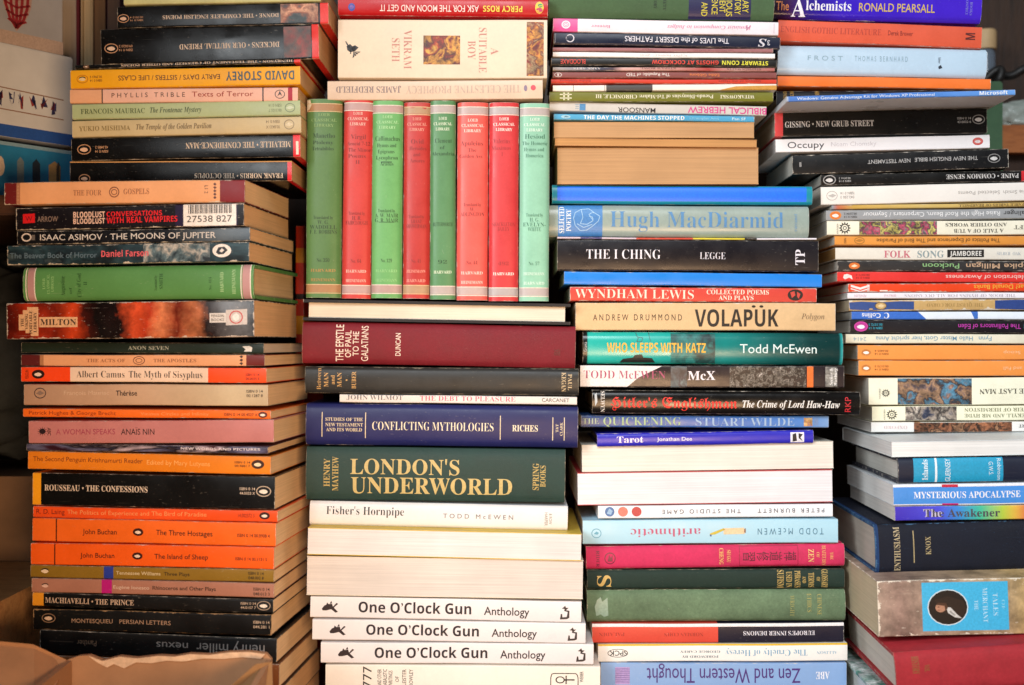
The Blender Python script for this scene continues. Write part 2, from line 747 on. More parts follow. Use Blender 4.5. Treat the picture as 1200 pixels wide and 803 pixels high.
    def add(nm, mat, V, F):
        a = acc.setdefault(nm, [[], [], [], []])
        if mat not in a[3]:
            a[3].append(mat)
        o = len(a[0])
        a[0] += V
        a[1] += [[i + o for i in f] for f in F]
        a[2] += [a[3].index(mat)] * len(F)

    ec = [0]

    def emit(it, key):
        k = it[0]
        if k == 't':
            _, s, x0, x1, v0, v1, style, hexc, rot = it
            P2, F2 = text_mesh(s, style)
            pts = []
            for a, b in P2:
                if rot == 0:
                    X, V = x0 + a * (x1 - x0), v1 + b * (v0 - v1)
                elif rot == 180:
                    X, V = x1 - a * (x1 - x0), v0 + b * (v1 - v0)
                elif rot == 90:
                    X, V = x1 - b * (x1 - x0), v1 - a * (v1 - v0)
                elif rot == -90:
                    X, V = x0 + b * (x1 - x0), v0 + a * (v1 - v0)
                else:                      # upright on a standing book
                    X, V = x1 + b * (x0 - x1), v0 + a * (v1 - v0)
                pts.append((um(X), vm(V)))
            V, F = place(pts, F2, 3)
            add('lettering' + key, ink(hexc), V, F)
        elif k == 'r':
            _, x0, x1, v0, v1, hexc, nm = it
            a, b, c, d = um(x0), um(x1), vm(v1), vm(v0)
            V, F = place([(a, c), (b, c), (b, d), (a, d)], [(0, 1, 2, 3)], 2 if nm == 'line' else 0)
            add(('lettering' if nm == 'line' and '|L' in key else 'emblem' if nm == 'line' else nm) + key, ink(hexc, 0.42), V, F)
        elif k == 'p':
            _, x0, x1, v0, v1, pal, scale, nm, stretch = it
            a, b, c, d = um(x0), um(x1), vm(v1), vm(v0)
            V, F = place([(a, c), (b, c), (b, d), (a, d)], [(0, 1, 2, 3)], 1)
            add(nm + key, pic_mat(pal, scale, seed + x0 * 0.13, stretch), V, F)
        elif k == 'g':
            _, pts, hexc, nm, lay = it
            V, F = place([(um(a), vm(b)) for a, b in pts], [tuple(range(len(pts)))], lay)
            add(nm + key, ink(hexc, 0.42), V, F)
        elif k == 'ring':
            _, xc, vc_, rx, rv, w, wv, hexc, nm, n = it
            A = ell(xc, vc_, rx, rv, n)
            B = ell(xc, vc_, rx - w, rv - wv, n)
            pts = [(um(a), vm(b)) for a, b in A + B]
            V, F = place(pts, [(i, (i + 1) % n, n + (i + 1) % n, n + i) for i in range(n)], 2)
            add(nm + key, ink(hexc, 0.42), V, F)
        elif k == 'lines':
            _, paths, w, hexc, nm = it
            for pa in paths:
                for (ax, av), (bx, bv) in zip(pa[:-1], pa[1:]):
                    A = Vector((um(ax), vm(av)))
                    B = Vector((um(bx), vm(bv)))
                    dn = (B - A)
                    if dn.length < 1e-7:
                        continue
                    nn = Vector((-dn.y, dn.x)).normalized() * w * S / 2
                    V, F = place([tuple(A - nn), tuple(B - nn), tuple(B + nn), tuple(A + nn)], [(0, 1, 2, 3)], 2)
                    add(nm + key, ink(hexc, 0.42), V, F)

    def span(it):
        if it[0] == 't' or it[0] == 'r':
            a, b = (it[2], it[3]) if it[0] == 't' else (it[1], it[2])
            a, b = um(a), um(b)
            return min(a, b), max(a, b)
        return None

    # words that stand close together form one piece of lettering
    runs = []
    for it in items:
        if not isinstance(it, list) and (it[0] == 't' or (it[0] == 'r' and it[5] is not None and it[6] == 'line')):
            runs.append([span(it)[0], span(it)[1], [it]])
    runs.sort(key=lambda x: x[0])
    merged = []
    for q_ in runs:
        if merged and q_[0] - merged[-1][1] < 0.0055:
            merged[-1][1] = max(merged[-1][1], q_[1])
            merged[-1][2] += q_[2]
        else:
            merged.append(q_)
    run_of = {}
    for k, q_ in enumerate(merged):
        for it in q_[2]:
            run_of[id(it)] = '|L%d' % k
    for it in items:
        ec[0] += 1
        if isinstance(it, list):           # one emblem made of several shapes
            for x in it:
                emit(x, '|%d' % ec[0])
        elif id(it) in run_of:
            emit(it, run_of[id(it)])
        else:
            emit(it, '|%d' % ec[0])
    for nm, (V, F, MI, MS) in acc.items():
        link_mesh(nm.split('|')[0], V, F, MS, cover, midx=MI)
    return root

# ------------------------------------------------------------------ setting
YF = px(0, 862, 0).z           # the surface every stack stands on


def slab(name, lo, hi, mat, structure=True):
    bm = bmesh.new()
    bmesh.ops.create_cube(bm, size=1)
    for v in bm.verts:
        v.co = Vector([(lo[i] + hi[i]) / 2 + v.co[i] * (hi[i] - lo[i]) for i in range(3)])
    o = from_bm(name, bm, [mat])
    if structure:
        o['kind'] = 'structure'
    return o


slab('floor', (-1.6, -1.0, YF - 0.03), (1.6, 0.36, YF), wood('floor_boards', '#4a2c18', '#6b4426', (0.6, 6, 6)))
bw = slab('back_wall', (-1.6, 0.33, YF), (1.6, 0.36, 0.75), wood('dark_panelling', '#1c110b', '#3a2517', (7, 7, 0.5)), False)
tag(bw, 'dark brown wooden panelling behind all the stacks', 'wall')

slab('unseen_light_blocker', (-1.9, -0.34, YF), (-0.360, -0.30, 0.95), plain('blocker_brown', '#8a7260', .9, .08, 20))  # unseen upright added to shade the left stack from the key lamp

# ------------------------------------------------------------------ left stack, top to bottom
O1, O2, O3 = '#ee6a1f', '#e8511a', '#f08a2a'
BK = '#0d0d0d'
TAN, TAN2, BUFF = '#ecc99c', '#e2b889', '#edd0a9'

book('LT', (145, 376, -24, 6, -29, 1.5), 'p', '#c3c48a', [], 'pale olive green paperback cut by the top edge above the left stack', page=TAN, mott=.15)
book('LT', (138, 385, 8, 33, 1.5, 28), 'p', BK,
     penguin(145, .56, 10, 25, '#b88a66', '#d8b49a') + isbn(153, 168, '#b88a66', '00.7013 4', .48, .70, 180) +
     [t('DONNE • THE COMPLETE ENGLISH POEMS', 191, 327, .47, .65, 'serif', '#cdb9a4', 180),
      p(329, 373, .05, .93, ['#20282c', '#3b4a4c', '#a05a38', '#d9a07c', '#7c4128', '#2a3236'], 90)],
     'black paperback of complete English poems, printed upside down, second from top of left stack', bands=[(375, 385, '#d8322a')], page=TAN2, rough=.22)
book('LT', (119, 374, 34, 76, 28, 69), 'p', BK,
     penguin(131, .55, 12, 42, '#b88a66', '#e0c3aa') + isbn(140, 156, '#b88a66', '09.0020 2', .46, .64, 180) +
     [t('DICKENS • OUR MUTUAL FRIEND', 211, 328, .48, .63, 'serif', '#cdb9a4', 180),
      p(333, 365, .06, .94, ['#1a2426', '#46565a', '#6d4a40', '#9a3a30', '#2a3236'], 75)],
     'thick black paperback titled our mutual friend upside down near the top of the left stack', bands=[(366, 374, '#d8322a')], page=TAN2, rough=.2)
book('LT', (88, 352, 76, 81, 69, 74), 'p', BK,
     penguin(101, .5, 5, 6, '#b88a66', '#e0c3aa') + [t('HENRYSON • THE TESTAMENT OF CRESSEID AND OTHER POEMS', 142, 343, .15, .72, 'serif', '#cdb9a4', 180)],
     'thin black poetry paperback on top of the yellow one', bands=[(344, 352, '#d8322a')], page=TAN, rough=.25, D=.112)
book('LT', (83, 352, 83, 104.5, 75, 99), 'p', '#eaa90e',
     penguin(97, .5, 10, 22, '#c07a10', '#e8cf9a') + isbn(106, 120, '#6d4410', '00.3963 5', .34, .66, 180) +
     [t('EARLY DAYS / SISTERS / LIFE CLASS', 139, 258, .36, .62, 'sansB', '#5d3a12', 180),
      t('DAVID STOREY', 265, 345, .24, .72, 'sansbH', '#4c5c62', 180)],
     'yellow paperback of plays with upside-down grey lettering in the left stack', page=TAN)
book('LT', (82, 349, 105.5, 121, 99, 119), 'p', '#e6b7a4',
     [r(119.3, 120.6, 0, 1, '#2a2220'), t('PHYLLIS TRIBLE', 131, 217, .30, .62, 'sansw', '#4a3a34'),
      t('Texts of Terror', 225, 297, .26, .62, 'sans', '#9c3a28'), r(307.5, 309, 0, 1, '#2a2220'),
      [ring(328, .5, 6, .32, .9, .05, '#3a3434'), poly([(325, .66), (328, .25), (331, .66), (328, .5)], '#3a3434')]],
     'pale pink paperback lettered texts of terror under the yellow paperback', bands=[(82, 119.5, '#e2ab84'), (337, 342, '#a8283a')], page=TAN)
book('LT', (85, 352, 122, 140.5, 117, 135), 'p', '#a9b98c',
     [t('FRANCOIS MAURIAC', 95, 170, .34, .66, 'serif', '#56663e'), t('The Frontenac Mystery', 176, 236, .30, .64, 'ital', '#46563a'),
      ring(340, .5, 6, .3, .8, .045, '#6d7d62'), t('ISBN 0 14', 315, 330, .22, .42, 'sans', '#78886a', 180), t('00.3105 7', 315, 330, .55, .75, 'sans', '#78886a', 180),
      poly([(335, .52), (340, .36), (345, .5), (340, .62)], '#c2cdb0')],
     'pale green paperback titled a mystery between pink and beige ones', page=TAN, rough=.32)
book('LT', (85, 353, 141, 161.5, 136, 155.5), 'p', '#c4b48a',
     [t('YUKIO MISHIMA', 93, 153, .36, .64, 'serif', '#857446'), t('The Temple of the Golden Pavilion', 160, 248, .30, .62, 'ital', '#6a5a3c'),
      ring(339, .48, 6, .3, .8, .045, '#84745a'), poly([(334, .5), (339, .34), (344, .48), (339, .6)], '#d4c6a4'),
      t('ISBN 0 14', 312, 328, .20, .38, 'sansB', '#84745a', 180), t('00.8433 X', 312, 328, .52, .70, 'sansB', '#84745a', 180)],
     'beige paperback lettered the temple of the golden pavilion in italics', page=TAN, rough=.32)
book('LT', (84, 352, 162.5, 188.5, 156.5, 184), 'p', BK,
     penguin(99, .5, 12, 26, '#b88a66', '#e0b89a') + isbn(112, 127, '#c89a74', '43.0485 2', .36, .66, 180) +
     [t('MELVILLE • THE CONFIDENCE-MAN', 218, 341, .30, .56, 'serif', '#d2c0aa', 180), r(347, 350, .3, .9, '#e8dccc')],
     'black paperback titled the confidence-man upside down, red band at its right end', bands=[(343, 352, '#d8262e')], page=TAN2, rough=.22)
book('LT', (82, 342, 190, 213, 185.5, 212), 'p', BK,
     penguin(99, .86, 10, 23, '#b88a66', '#e0b89a') + [t('FRANK NORRIS • THE OCTOPUS', 228, 332, .62, .86, 'serif', '#d2c0aa', 180), r(82, 342, 0, .07, '#d29a5a')],
     'black paperback titled the octopus upside down, directly above the peach gospels book', bands=[(336, 342, '#d8262e')], page=TAN2, rough=.22)

book('LM', (5, 287, 213, 240, 210.5, 237), 'p', '#e6a878',
     [t('THE FOUR', 86, 119, .40, .64, 'serif', '#a06a4a'), t('GOSPELS', 145, 175, .36, .60, 'serif', '#a06a4a'),
      [ring(134, .5, 6, .24, 1.0, .04, '#6a3a30'), ring(134, .5, 3.6, .13, .8, .03, '#6a3a30')],
      t('L1 2', 240, 244, .25, .6, 'sansB', '#6a4a3a', -90)] +
     [[poly([(252, .12 + .15 * k), (250, .19 + .15 * k), (252, .26 + .15 * k), (254, .19 + .15 * k)], '#5a3028', 'ornament') for k in range(5)]] +
     [[poly([(21, .12 + .15 * k), (19.5, .19 + .15 * k), (21, .26 + .15 * k), (22.5, .19 + .15 * k)], '#c08a6a', 'ornament') for k in range(5)]],
     'peach and maroon gospels paperback that sticks out furthest left in the left stack', bands=[(5, 19, '#6e1f22'), (19, 23, '#b07a5c'), (257, 287, '#7c2026')], page=TAN, wear=.5)
book('LM', (19, 286, 243, 270, 238.5, 265), 'p', '#120e14',
     [[poly([(27, .28), (41, .26), (41, .68), (27, .70)], '#d81a20'), t('W', 30, 38, .38, .6, 'sansB', '#7a1014')],
      t('ARROW', 44, 68, .40, .64, 'sansB', '#8a7468'),
      t('BLOODLUST', 86, 123, .22, .48, 'sansbH', '#f0c8b4'), t('BLOODLUST', 86, 123, .52, .76, 'sansbH', '#f0c8b4'),
      t('CONVERSATIONS', 125, 190, .24, .46, 'sansbH', '#e0141c'), t('WITH REAL VAMPIRES', 125, 208, .50, .76, 'sansbH', '#e0141c'),
      r(215, 277, -.02, .97, '#f0ece8', 'barcode_sticker')] +
     [r(221 + 1.9 * k, 221 + 1.9 * k + (1.2 if (k * 7) % 3 else .7), .03, .42, '#141414') for k in range(27)] +
     [t('27538 827', 219, 272, .52, .80, 'mono', '#141414')],
     'black paperback about vampires with a white barcode sticker on its spine', bands=[(205, 278, '#241a3c')], page=TAN2, crease=.6, wear=.6)
book('LM', (20, 293, 271, 287, 266.5, 282.5), 'p', '#17191d',
     [t('ISAAC ASIMOV · THE MOONS OF JUPITER', 47, 253, .28, .72, 'sans', '#d8d4d0'),
      [ring(31, .48, 6, .32, 1.6, .10, '#d8ccc4'), r(37, 41, .3, .7, '#6a625c')]],
     'dark slim paperback lettered the moons of jupiter in thin white capitals', grad=[(20, '#121215'), (200, '#1c2026'), (262, '#5a6670'), (293, '#4a5864')], page=TAN2, rough=.25, wear=.5)
book('LM', (9, 292, 288, 311, 283.5, 307), 'p', '#16222a',
     [t('The Beaver Book of Horror', 12, 114, .38, .66, 'sansB', '#5c7484'), t('Daniel Farson', 119, 174, .32, .64, 'sansbH', '#e0606a'),
      [poly(ell(260, .42, 11, .34), '#e8e2dc', 'emblem', 1), poly([(253, .5), (256, .25), (263, .22), (267, .4), (262, .6), (256, .62)], '#2a2a2c', 'emblem', 2),
       poly([(257, .45), (260, .3), (263, .4), (260, .52)], '#d8d2cc', 'emblem', 3)],
      p(168, 246, .06, .94, ['#10161c', '#20303a', '#5a7078', '#b8b4ac', '#6a7a80', '#1a242c'], 110)],
     'worn horror paperback with a blue-grey painted spine and pale oval badge', pic=(['#0c1418', '#14252c', '#2c4650', '#1a2a34', '#55666a'], 60, (0.6, 1, 1)), page=TAN2, wear=.8)
GB = '#b48a8a'
book('LM', (27, 297, 312, 353, 310, 350), 'h', '#558c4e',
     [r(30, 31.2, 0, 1, '#e6dcd2'), r(40, 41.2, 0, 1, '#e6dcd2'), r(282, 283.2, 0, 1, '#e6dcd2'), r(293, 294.2, 0, 1, '#e6dcd2'),
      t('LOEB', 50, 53, .34, .66, 'serif', '#8cc07c', 90), t('CLASSICAL', 55, 58, .22, .80, 'serif', '#8cc07c', 90), t('LIBRARY', 60, 63, .26, .74, 'serif', '#8cc07c', 90),
      t('Augustine', 71, 76, .28, .86, 'serifl', '#1c4a22', 90), t('of', 81, 84, .6, .8, 'serifl', '#1c4a22', 90), t('City of God', 90, 95, .2, .9, 'serifl', '#1c4a22', 90),
      t('II', 98, 102, .45, .55, 'serifl', '#1c4a22', 90), t('Translated by', 181, 184, .3, .74, 'serifl', '#1c4a22', 90), t('SMITH', 187, 191, .24, .7, 'serifl', '#1c4a22', 90),
      t('No. 414', 245, 248, .36, .74, 'serifl', '#1c4a22', 90), t('HARVARD', 258, 262, .22, .8, 'serif', '#a4cc94', 90), t('HEINEMANN', 272, 276, .14, .86, 'serif', '#a4cc94', 90)],
     'green classical hardback lying flat in the left stack above the flame-patterned one', bands=[(31.2, 40, GB), (283.2, 293, GB)], page='#d8bc94', rough=.45, D=.115)
book('LM', (8, 298, 354, 398, 352, 395), 'p', '#1a0f0e',
     [r(46, 91, .40, .68, '#dcae84', 'title_label'), t('MILTON', 47.5, 89.5, .46, .62, 'serif', '#1a1210'),
      [('g', [(22, .32), (27, .32), (27, .2), (32, .2), (32, .12), (45, .12), (45, .92), (36, .92), (36, .84), (30, .84), (30, .76), (22, .76)], '#dcae84', 'title_label', 0)],
      t('THE', 24.5, 28, .42, .66, 'serif', '#2a1a14', 90), t('VIKING', 29.5, 33, .3, .74, 'serif', '#2a1a14', 90), t('PORTABLE', 34.5, 38, .22, .86, 'serif', '#2a1a14', 90), t('LIBRARY', 39.5, 43, .26, .82, 'serif', '#2a1a14', 90),
      r(246, 265, .34, .60, '#d8d4d0', 'price_label'), t('PENGUIN', 248, 263, .38, .45, 'sansB', '#4a4a4a'), t('BOOKS', 248, 263, .49, .56, 'sansB', '#4a4a4a'),
      [poly([(265, .26), (290, .24), (290, .66), (265, .68)], '#c8c0bc', 'emblem', 0), ring(277, .46, 8, .18, 1.4, .03, '#c04a4a'), poly(ell(277, .46, 4, .1), '#e8e4e0', 'emblem', 3)]],
     'thick worn paperback with red and black flames and a small beige MILTON label', warp=.22,
     grad=[(8, '#5a1810'), (40, '#a83018'), (62, '#7a2214'), (82, '#c84420'), (100, '#3a1410'), (118, '#120e0e'), (138, '#1a1010'), (152, '#d0502c'), (172, '#b83c20'), (190, '#e88a5c'), (212, '#7a2a1c'), (228, '#c87850'), (243, '#241818'), (256, '#4a484a'), (280, '#6a6c70'), (298, '#2a3036')],  # grey stops at the right end paint the sheen into the cover
     page=TAN2, rough=.22, wear=.9, crease=.7, worn='#d0c6bc')
book('L', (25, 309, 401, 413.5, 402, 414.5), 'p', '#1d2a22',
     [t('ANON SEVEN', 150, 198, .32, .68, 'serif', '#a4aca0'), [poly([(284, .3), (292, .26), (296, .4), (295, .8), (286, .8), (288, .6)], '#d8d8d4')]],
     'slim dark green paperback lettered ANON SEVEN', page='#cdbfae', wear=.2)
book('L', (25, 310, 415, 429, 416, 429.5), 'p', '#e0a478',
     [t('THE ACTS OF', 102, 147, .34, .64, 'serif', '#9a6444'), t('THE APOSTLES', 180, 230, .36, .66, 'serif', '#9a6444'),
      [ring(163, .5, 7, .38, .9, .06, '#6a3a30'), ring(163, .5, 4, .2, .8, .05, '#6a3a30')]] +
     [[poly([(283, .05 + .3 * k), (280.5, .17 + .3 * k), (283, .32 + .3 * k), (285, .17 + .3 * k)], '#3a2018', 'ornament') for k in range(3)]],
     'peach and maroon paperback lettered the acts of the apostles', bands=[(25, 46, '#5c2020'), (46, 51, '#b07a54'), (288, 310, '#6a2420')], page=TAN)
book('L', (25, 312, 430, 447.5, 431, 449), 'p', '#e9cfba',
     penguin(45, .5, 11, 18, None, '#f0d8c8', '#2a1410') + isbn(288, 304, '#5a1c10', '00.0025 5', .36, .8) +
     [t('Albert Camus', 90, 146, .26, .70, 'serifl', '#2c2426'), t('The Myth of Sisyphus', 151, 237, .26, .70, 'serifl', '#2c2426'), t('PENGUIN', 30, 34, .2, .8, 'sans', '#7a2a10', 90)],
     'orange and cream striped paperback lettered the myth of sisyphus', bands=[(25, 82, '#f0491a'), (243, 312, '#f0501e')], page=TAN)
book('L', (28, 314, 450, 475, 451, 476), 'p', '#c4a488',
     [ring(47, .42, 7, .26, .9, .04, '#3a3238'), poly([(42, .44), (47, .3), (52, .42), (47, .52)], '#8a7468'),
      t('François Mauriac', 75, 128, .30, .50, 'sans', '#d2b69c'), t('Thérèse', 136, 161, .30, .54, 'sansH', '#2a2020')] + isbn(289, 308, '#2a2420', '00.1287 8', .24, .58),
     'plain beige paperback with the single small word Thérèse', grad=[(28, '#b08c74'), (170, '#c0a084'), (270, '#c6b494'), (314, '#bca888')], page=TAN)
book('L', (27, 317, 478.5, 488.5, 481, 491.5), 'p', '#ee7022',
     [t('Patrick Hughes & George Brecht', 34, 136, .26, .70, 'sans', '#8a3410'), t('Vicious Circles and Infinity', 165, 245, .3, .68, 'sans', '#f2a060'),
      t('ISBN 0 14 00.4027 X', 263, 302, .34, .68, 'sansB', '#5a2410')] + penguin(308, .5, 8, 11, None, '#f4e0d0', '#5a2410'),
     'thin orange paperback just above the mauve pink one', bands=[], page=TAN)
book('L', (34, 321, 490.5, 520, 493, 519), 'p', '#bd7a78',
     [t('A WOMAN SPEAKS', 66, 135, .36, .60, 'sans', '#a2445a'), t('ANAÏS NIN', 142, 181, .36, .62, 'sans', '#2a1a1e'), t('ABC', 56, 60, .3, .64, 'sansH', '#3a2024', -90)] +
     [[poly(ell(50, .46, 3.4, .12), '#2a1a20')] + [poly([(50 + 3 * math.cos(a) - .5 * math.sin(a), .46 + .1 * math.sin(a) + .02 * math.cos(a)), (50 + 6.4 * math.cos(a), .46 + .22 * math.sin(a)),
      (50 + 3 * math.cos(a) + .5 * math.sin(a), .46 + .1 * math.sin(a) - .02 * math.cos(a))], '#2a1a20') for a in [k * math.pi / 6 for k in range(12)]]],
     'mauve pink paperback lettered a woman speaks with a black sun emblem', page=TAN)
book('L', (31, 314, 521.5, 528.5, 520, 532), 'p', '#30222c', [t('NEW WORDS AND PICTURES', 212, 305, .2, .55, 'sansbH', '#d8d0d8')],
     'thin dark glossy booklet above the amber paperback', pic=(['#120c12', '#3a1c28', '#6a6a8a', '#1c1418', '#b8a8b4', '#4a2a34'], 90, (0.3, 1, 1)), page=BUFF, rough=.2)
book('L', (33, 317, 529.5, 550, 533, 556.5), 'p', '#e0801c',
     [t('The Second Penguin Krishnamurti Reader', 39, 167, .28, .54, 'sans', '#7a3a10'), t('Edited by Mary Lutyens', 172, 246, .34, .60, 'sans', '#f2b060')] + isbn(275, 293, '#4a2408', '00.3881 7', .28, .60) +
     penguin(302, .44, 11, 22, '#4a2408', '#f4dcb8', '#3a1c08'),
     'amber orange paperback reader directly above the thick black confessions', page=TAN)
book('L', (38, 322, 552, 592, 559.5, 597.5), 'p', BK,
     [t('ROUSSEAU • THE CONFESSIONS', 52, 173, .36, .54, 'serif', '#d8c4b0')] + isbn(281, 299, '#cdbaa6', '44.0033 X', .34, .56) + penguin(309, .45, 13, 39, '#b8a48e', '#e8dccc'),
     'thick black paperback lettered the confessions with a yellow band at its left end', bands=[(38, 47.5, '#eea21e')], page=TAN, rough=.3)
book('L', (39, 325, 592.8, 606.5, 599, 612.5), 'p', O2,
     [t('R. D. Laing', 43, 76, .24, .66, 'sans', '#6a1c10'), t('The Politics of Experience and The Bird of Paradise', 79, 242, .24, .62, 'sans', '#f09a5c'),
      t('14.002572 3', 279, 298, .3, .62, 'sans', '#6a1c10')] + penguin(310, .46, 9, 14, '#3a1408', '#f4e0d0', '#3a1408'),
     'slim orange-red paperback directly under the black confessions', page=TAN)
for q, a in (((38, 323, 607, 634, 613, 641), ('John Buchan', 'The Three Hostages', 'ISBN 0 14 00.0908 4', 66, 97, 137, 162, 183, 249, 278, 316, O1,
                                              'bright orange paperback lettered the three hostages')),
             ((36, 321, 635, 661.5, 642, 667.5), ('John Buchan', 'The Island of Sheep', 'ISBN 0 14 00.1131 5', 64, 94, 134, 161, 181, 244, 276, 313, '#ee5e16',
                                                   'bright orange paperback lettered the island of sheep'))):
    book('L', q, 'p', a[11],
         [r(a[3] - .6, a[3] + .8, 0, 1, '#4a1c08'), t(a[0], a[4], a[5], .42, .64, 'sansB', '#4a1c08'), t(a[1], a[7], a[8], .40, .62, 'sansB', '#4a1c08'),
          t(a[2], a[9], a[10], .48, .62, 'sansB', '#4a1c08')] + penguin(a[6], .52, 9, 27, '#4a1c08', '#f0d8c4', '#3a1408'), a[12], page=TAN)
book('L', (36, 321, 662, 676.5, 668, 683), 'p', '#8a6a22',
     [t('Tennessee Williams', 136, 188, .34, .62, 'sansB', '#d8c49a'), t('Three Plays', 192, 222, .34, .62, 'sansB', '#2a1c0a')] + isbn(291, 309, '#1c1408', '048.002 8', .2, .8) +
     penguin(53, .45, 11, 14, None, '#e8d0b0'),
     'olive gold paperback of plays with a blue block on its spine', bands=[(121, 132, '#2a3c9a')], page=TAN)
book('L', (37, 321, 677, 694, 684, 701), 'p', '#a87460',
     [t('Eugène Ionesco', 133, 175, .38, .62, 'sansB', '#d8b8a4'), t('Rhinoceros and Other Plays', 179, 253, .36, .62, 'sansB', '#1c100c')] + isbn(297, 316, '#1c1008', '048.013 3', .3, .84) +
     penguin(53, .5, 10, 17, None, '#e0b8a8'),
     'brownish mauve paperback of plays with a magenta block on its spine', bands=[(119, 131, '#b81c7a')], page=TAN)
book('L', (38, 320, 695, 710.5, 702, 719), 'p', BK,
     [t('MACHIAVELLI • THE PRINCE', 53, 157, .32, .72, 'serif', '#c8ac94')] + isbn(282, 300, '#c0a890', '44.0107 7', .22, .72) + penguin(309, .46, 12, 17, '#a08c78', '#e8dccc'),
     'slim black paperback lettered the prince with an amber block', bands=[(38, 50, '#e09424')], page=TAN)
book('L', (39, 318, 712, 738, 721, 745), 'p', BK,
     [t('MONTESQUIEU', 84, 132, .42, .62, 'sans', '#a8866c'), t('PERSIAN LETTERS', 140, 200, .42, .62, 'sans', '#a8866c')] + isbn(297, 316, '#c0a890', '044.281 1', .3, .66) +
     penguin(57, .42, 12, 26, '#8a6a50', '#d8b89c'),
     'black paperback lettered persian letters near the bottom of the left stack', page=TAN, worn='#b08a60', wear=.6)
book('L', (47, 324, 739, 766, 747, 777), 'p', '#0b0b0c',
     [t('henry miller', 230, 310, .28, .68, 'sans', '#8a8480', 180), t('nexus', 183, 220, .30, .62, 'sans', '#8a8480', 180), t('Panther', 90, 113, .36, .60, 'sans', '#6a5a4c', 180), r(58, 86, .44, .47, '#3a3430')],
     'black paperback with the word nexus upside down, lowest spine above the cardboard box', page=TAN)
book('L', (44, 327, 767, 795, 779, 806), 'p', '#7a4a2a', [], 'brown paperback directly under the black nexus book, its spine hidden behind the torn cardboard flap', page=TAN)
book('L', (42, 330, 796, 826, 807, 836), 'p', '#3a2a20', [], 'second lowest paperback of the left stack, only its page ends showing beside the cardboard box', page=TAN2)
book('L', (42, 330, 827, 869, 837, 872), 'p', '#54402c', [], 'lowest paperback of the left stack, its page ends just beside the light cardboard flap', page=TAN2)

# ------------------------------------------------------------------ second stack
CREAM = '#e2d4c0'
book('M', (396, 642, -9, 17.5, -3, 19.5), 'h', '#b8161c',
     [t('PERCY ROSS', 566, 612, .48, .78, 'sansbH', '#e8d44a', 180), t('ASK FOR THE MOON AND GET IT', 445, 561, .48, .80, 'sansB', '#f0dcd4', 180),
      [poly(ell(632, .55, 5, .3), '#e8c83a'), poly(ell(632, .68, 4, .12), '#c83a6a'), poly(ell(633, .45, 3, .1), '#2a9a5a')],
      [poly(ell(412, .62, 4, .2), '#3a4aa8'), poly(ell(412, .62, 2.4, .1), '#7a5ab0')]],
     'red hardback with upside-down yellow and white title at the very top of the second stack', page=CREAM, rough=.3)
book('M', (396, 641, 20, 91.5, 24, 92.5), 'p', '#e2d2ba',
     [t('VIKRAM', 473, 482, .18, .84, 'serifl', '#c08478', -90), t('SETH', 459, 468, .32, .72, 'serifl', '#c08478', -90),
      t('SUITABLE', 561, 570, .14, .90, 'serifl', '#c08478', -90), t('BOY', 548, 557, .36, .68, 'serifl', '#c08478', -90), t('A', 575, 584, .48, .60, 'serifl', '#c08478', -90),
      p(496, 539, .27, .76, ['#3a1410', '#7a2a14', '#d89a3a', '#5a2418', '#a8381c', '#e8b44a'], 120), p(617, 637, .04, .96, ['#5a1c12', '#a8381c', '#e8a03a', '#7a2a1c', '#b89a6a', '#8a2418'], 150)] +
     [[poly(ell(414, .5, 2.6, .045), '#1c1614'), poly([(406, .46), (410, .42), (413, .46), (416, .44), (420, .48), (416, .54), (411, .56), (407, .53)], '#1c1614')] +
      [poly([(411, .5), (404 + k, .38 + .035 * k), (405.5 + k, .375 + .035 * k)], '#1c1614') for k in range(7)] +
      [poly([(414, .55), (413 + 2.5 * k, .66 - .03 * k), (415 + 2.5 * k, .64 - .03 * k)], '#1c1614') for k in range(4)]],
     'very thick cream paperback with a small framed picture in the middle of its spine', page='#d6b27e', crease=.2, D=.125)
book('M', (384, 636, 93.5, 118, 93.5, 116), 'p', '#d8c0a8',
     [t('JAMES REDFIELD', 394, 470, .30, .62, 'serif', '#8a7a78', 180), t('THE CELESTINE PROPHECY', 476, 610, .28, .66, 'serifl', '#bfa696', 180),
      [poly(ell(625, .42, 3, .14), '#d84a5a'), poly(ell(616, .44, 2, .16), '#8a7a90')]],
     'pinkish beige paperback lying upside down on top of the standing red and green hardbacks', page='#d6b890', rough=.3)
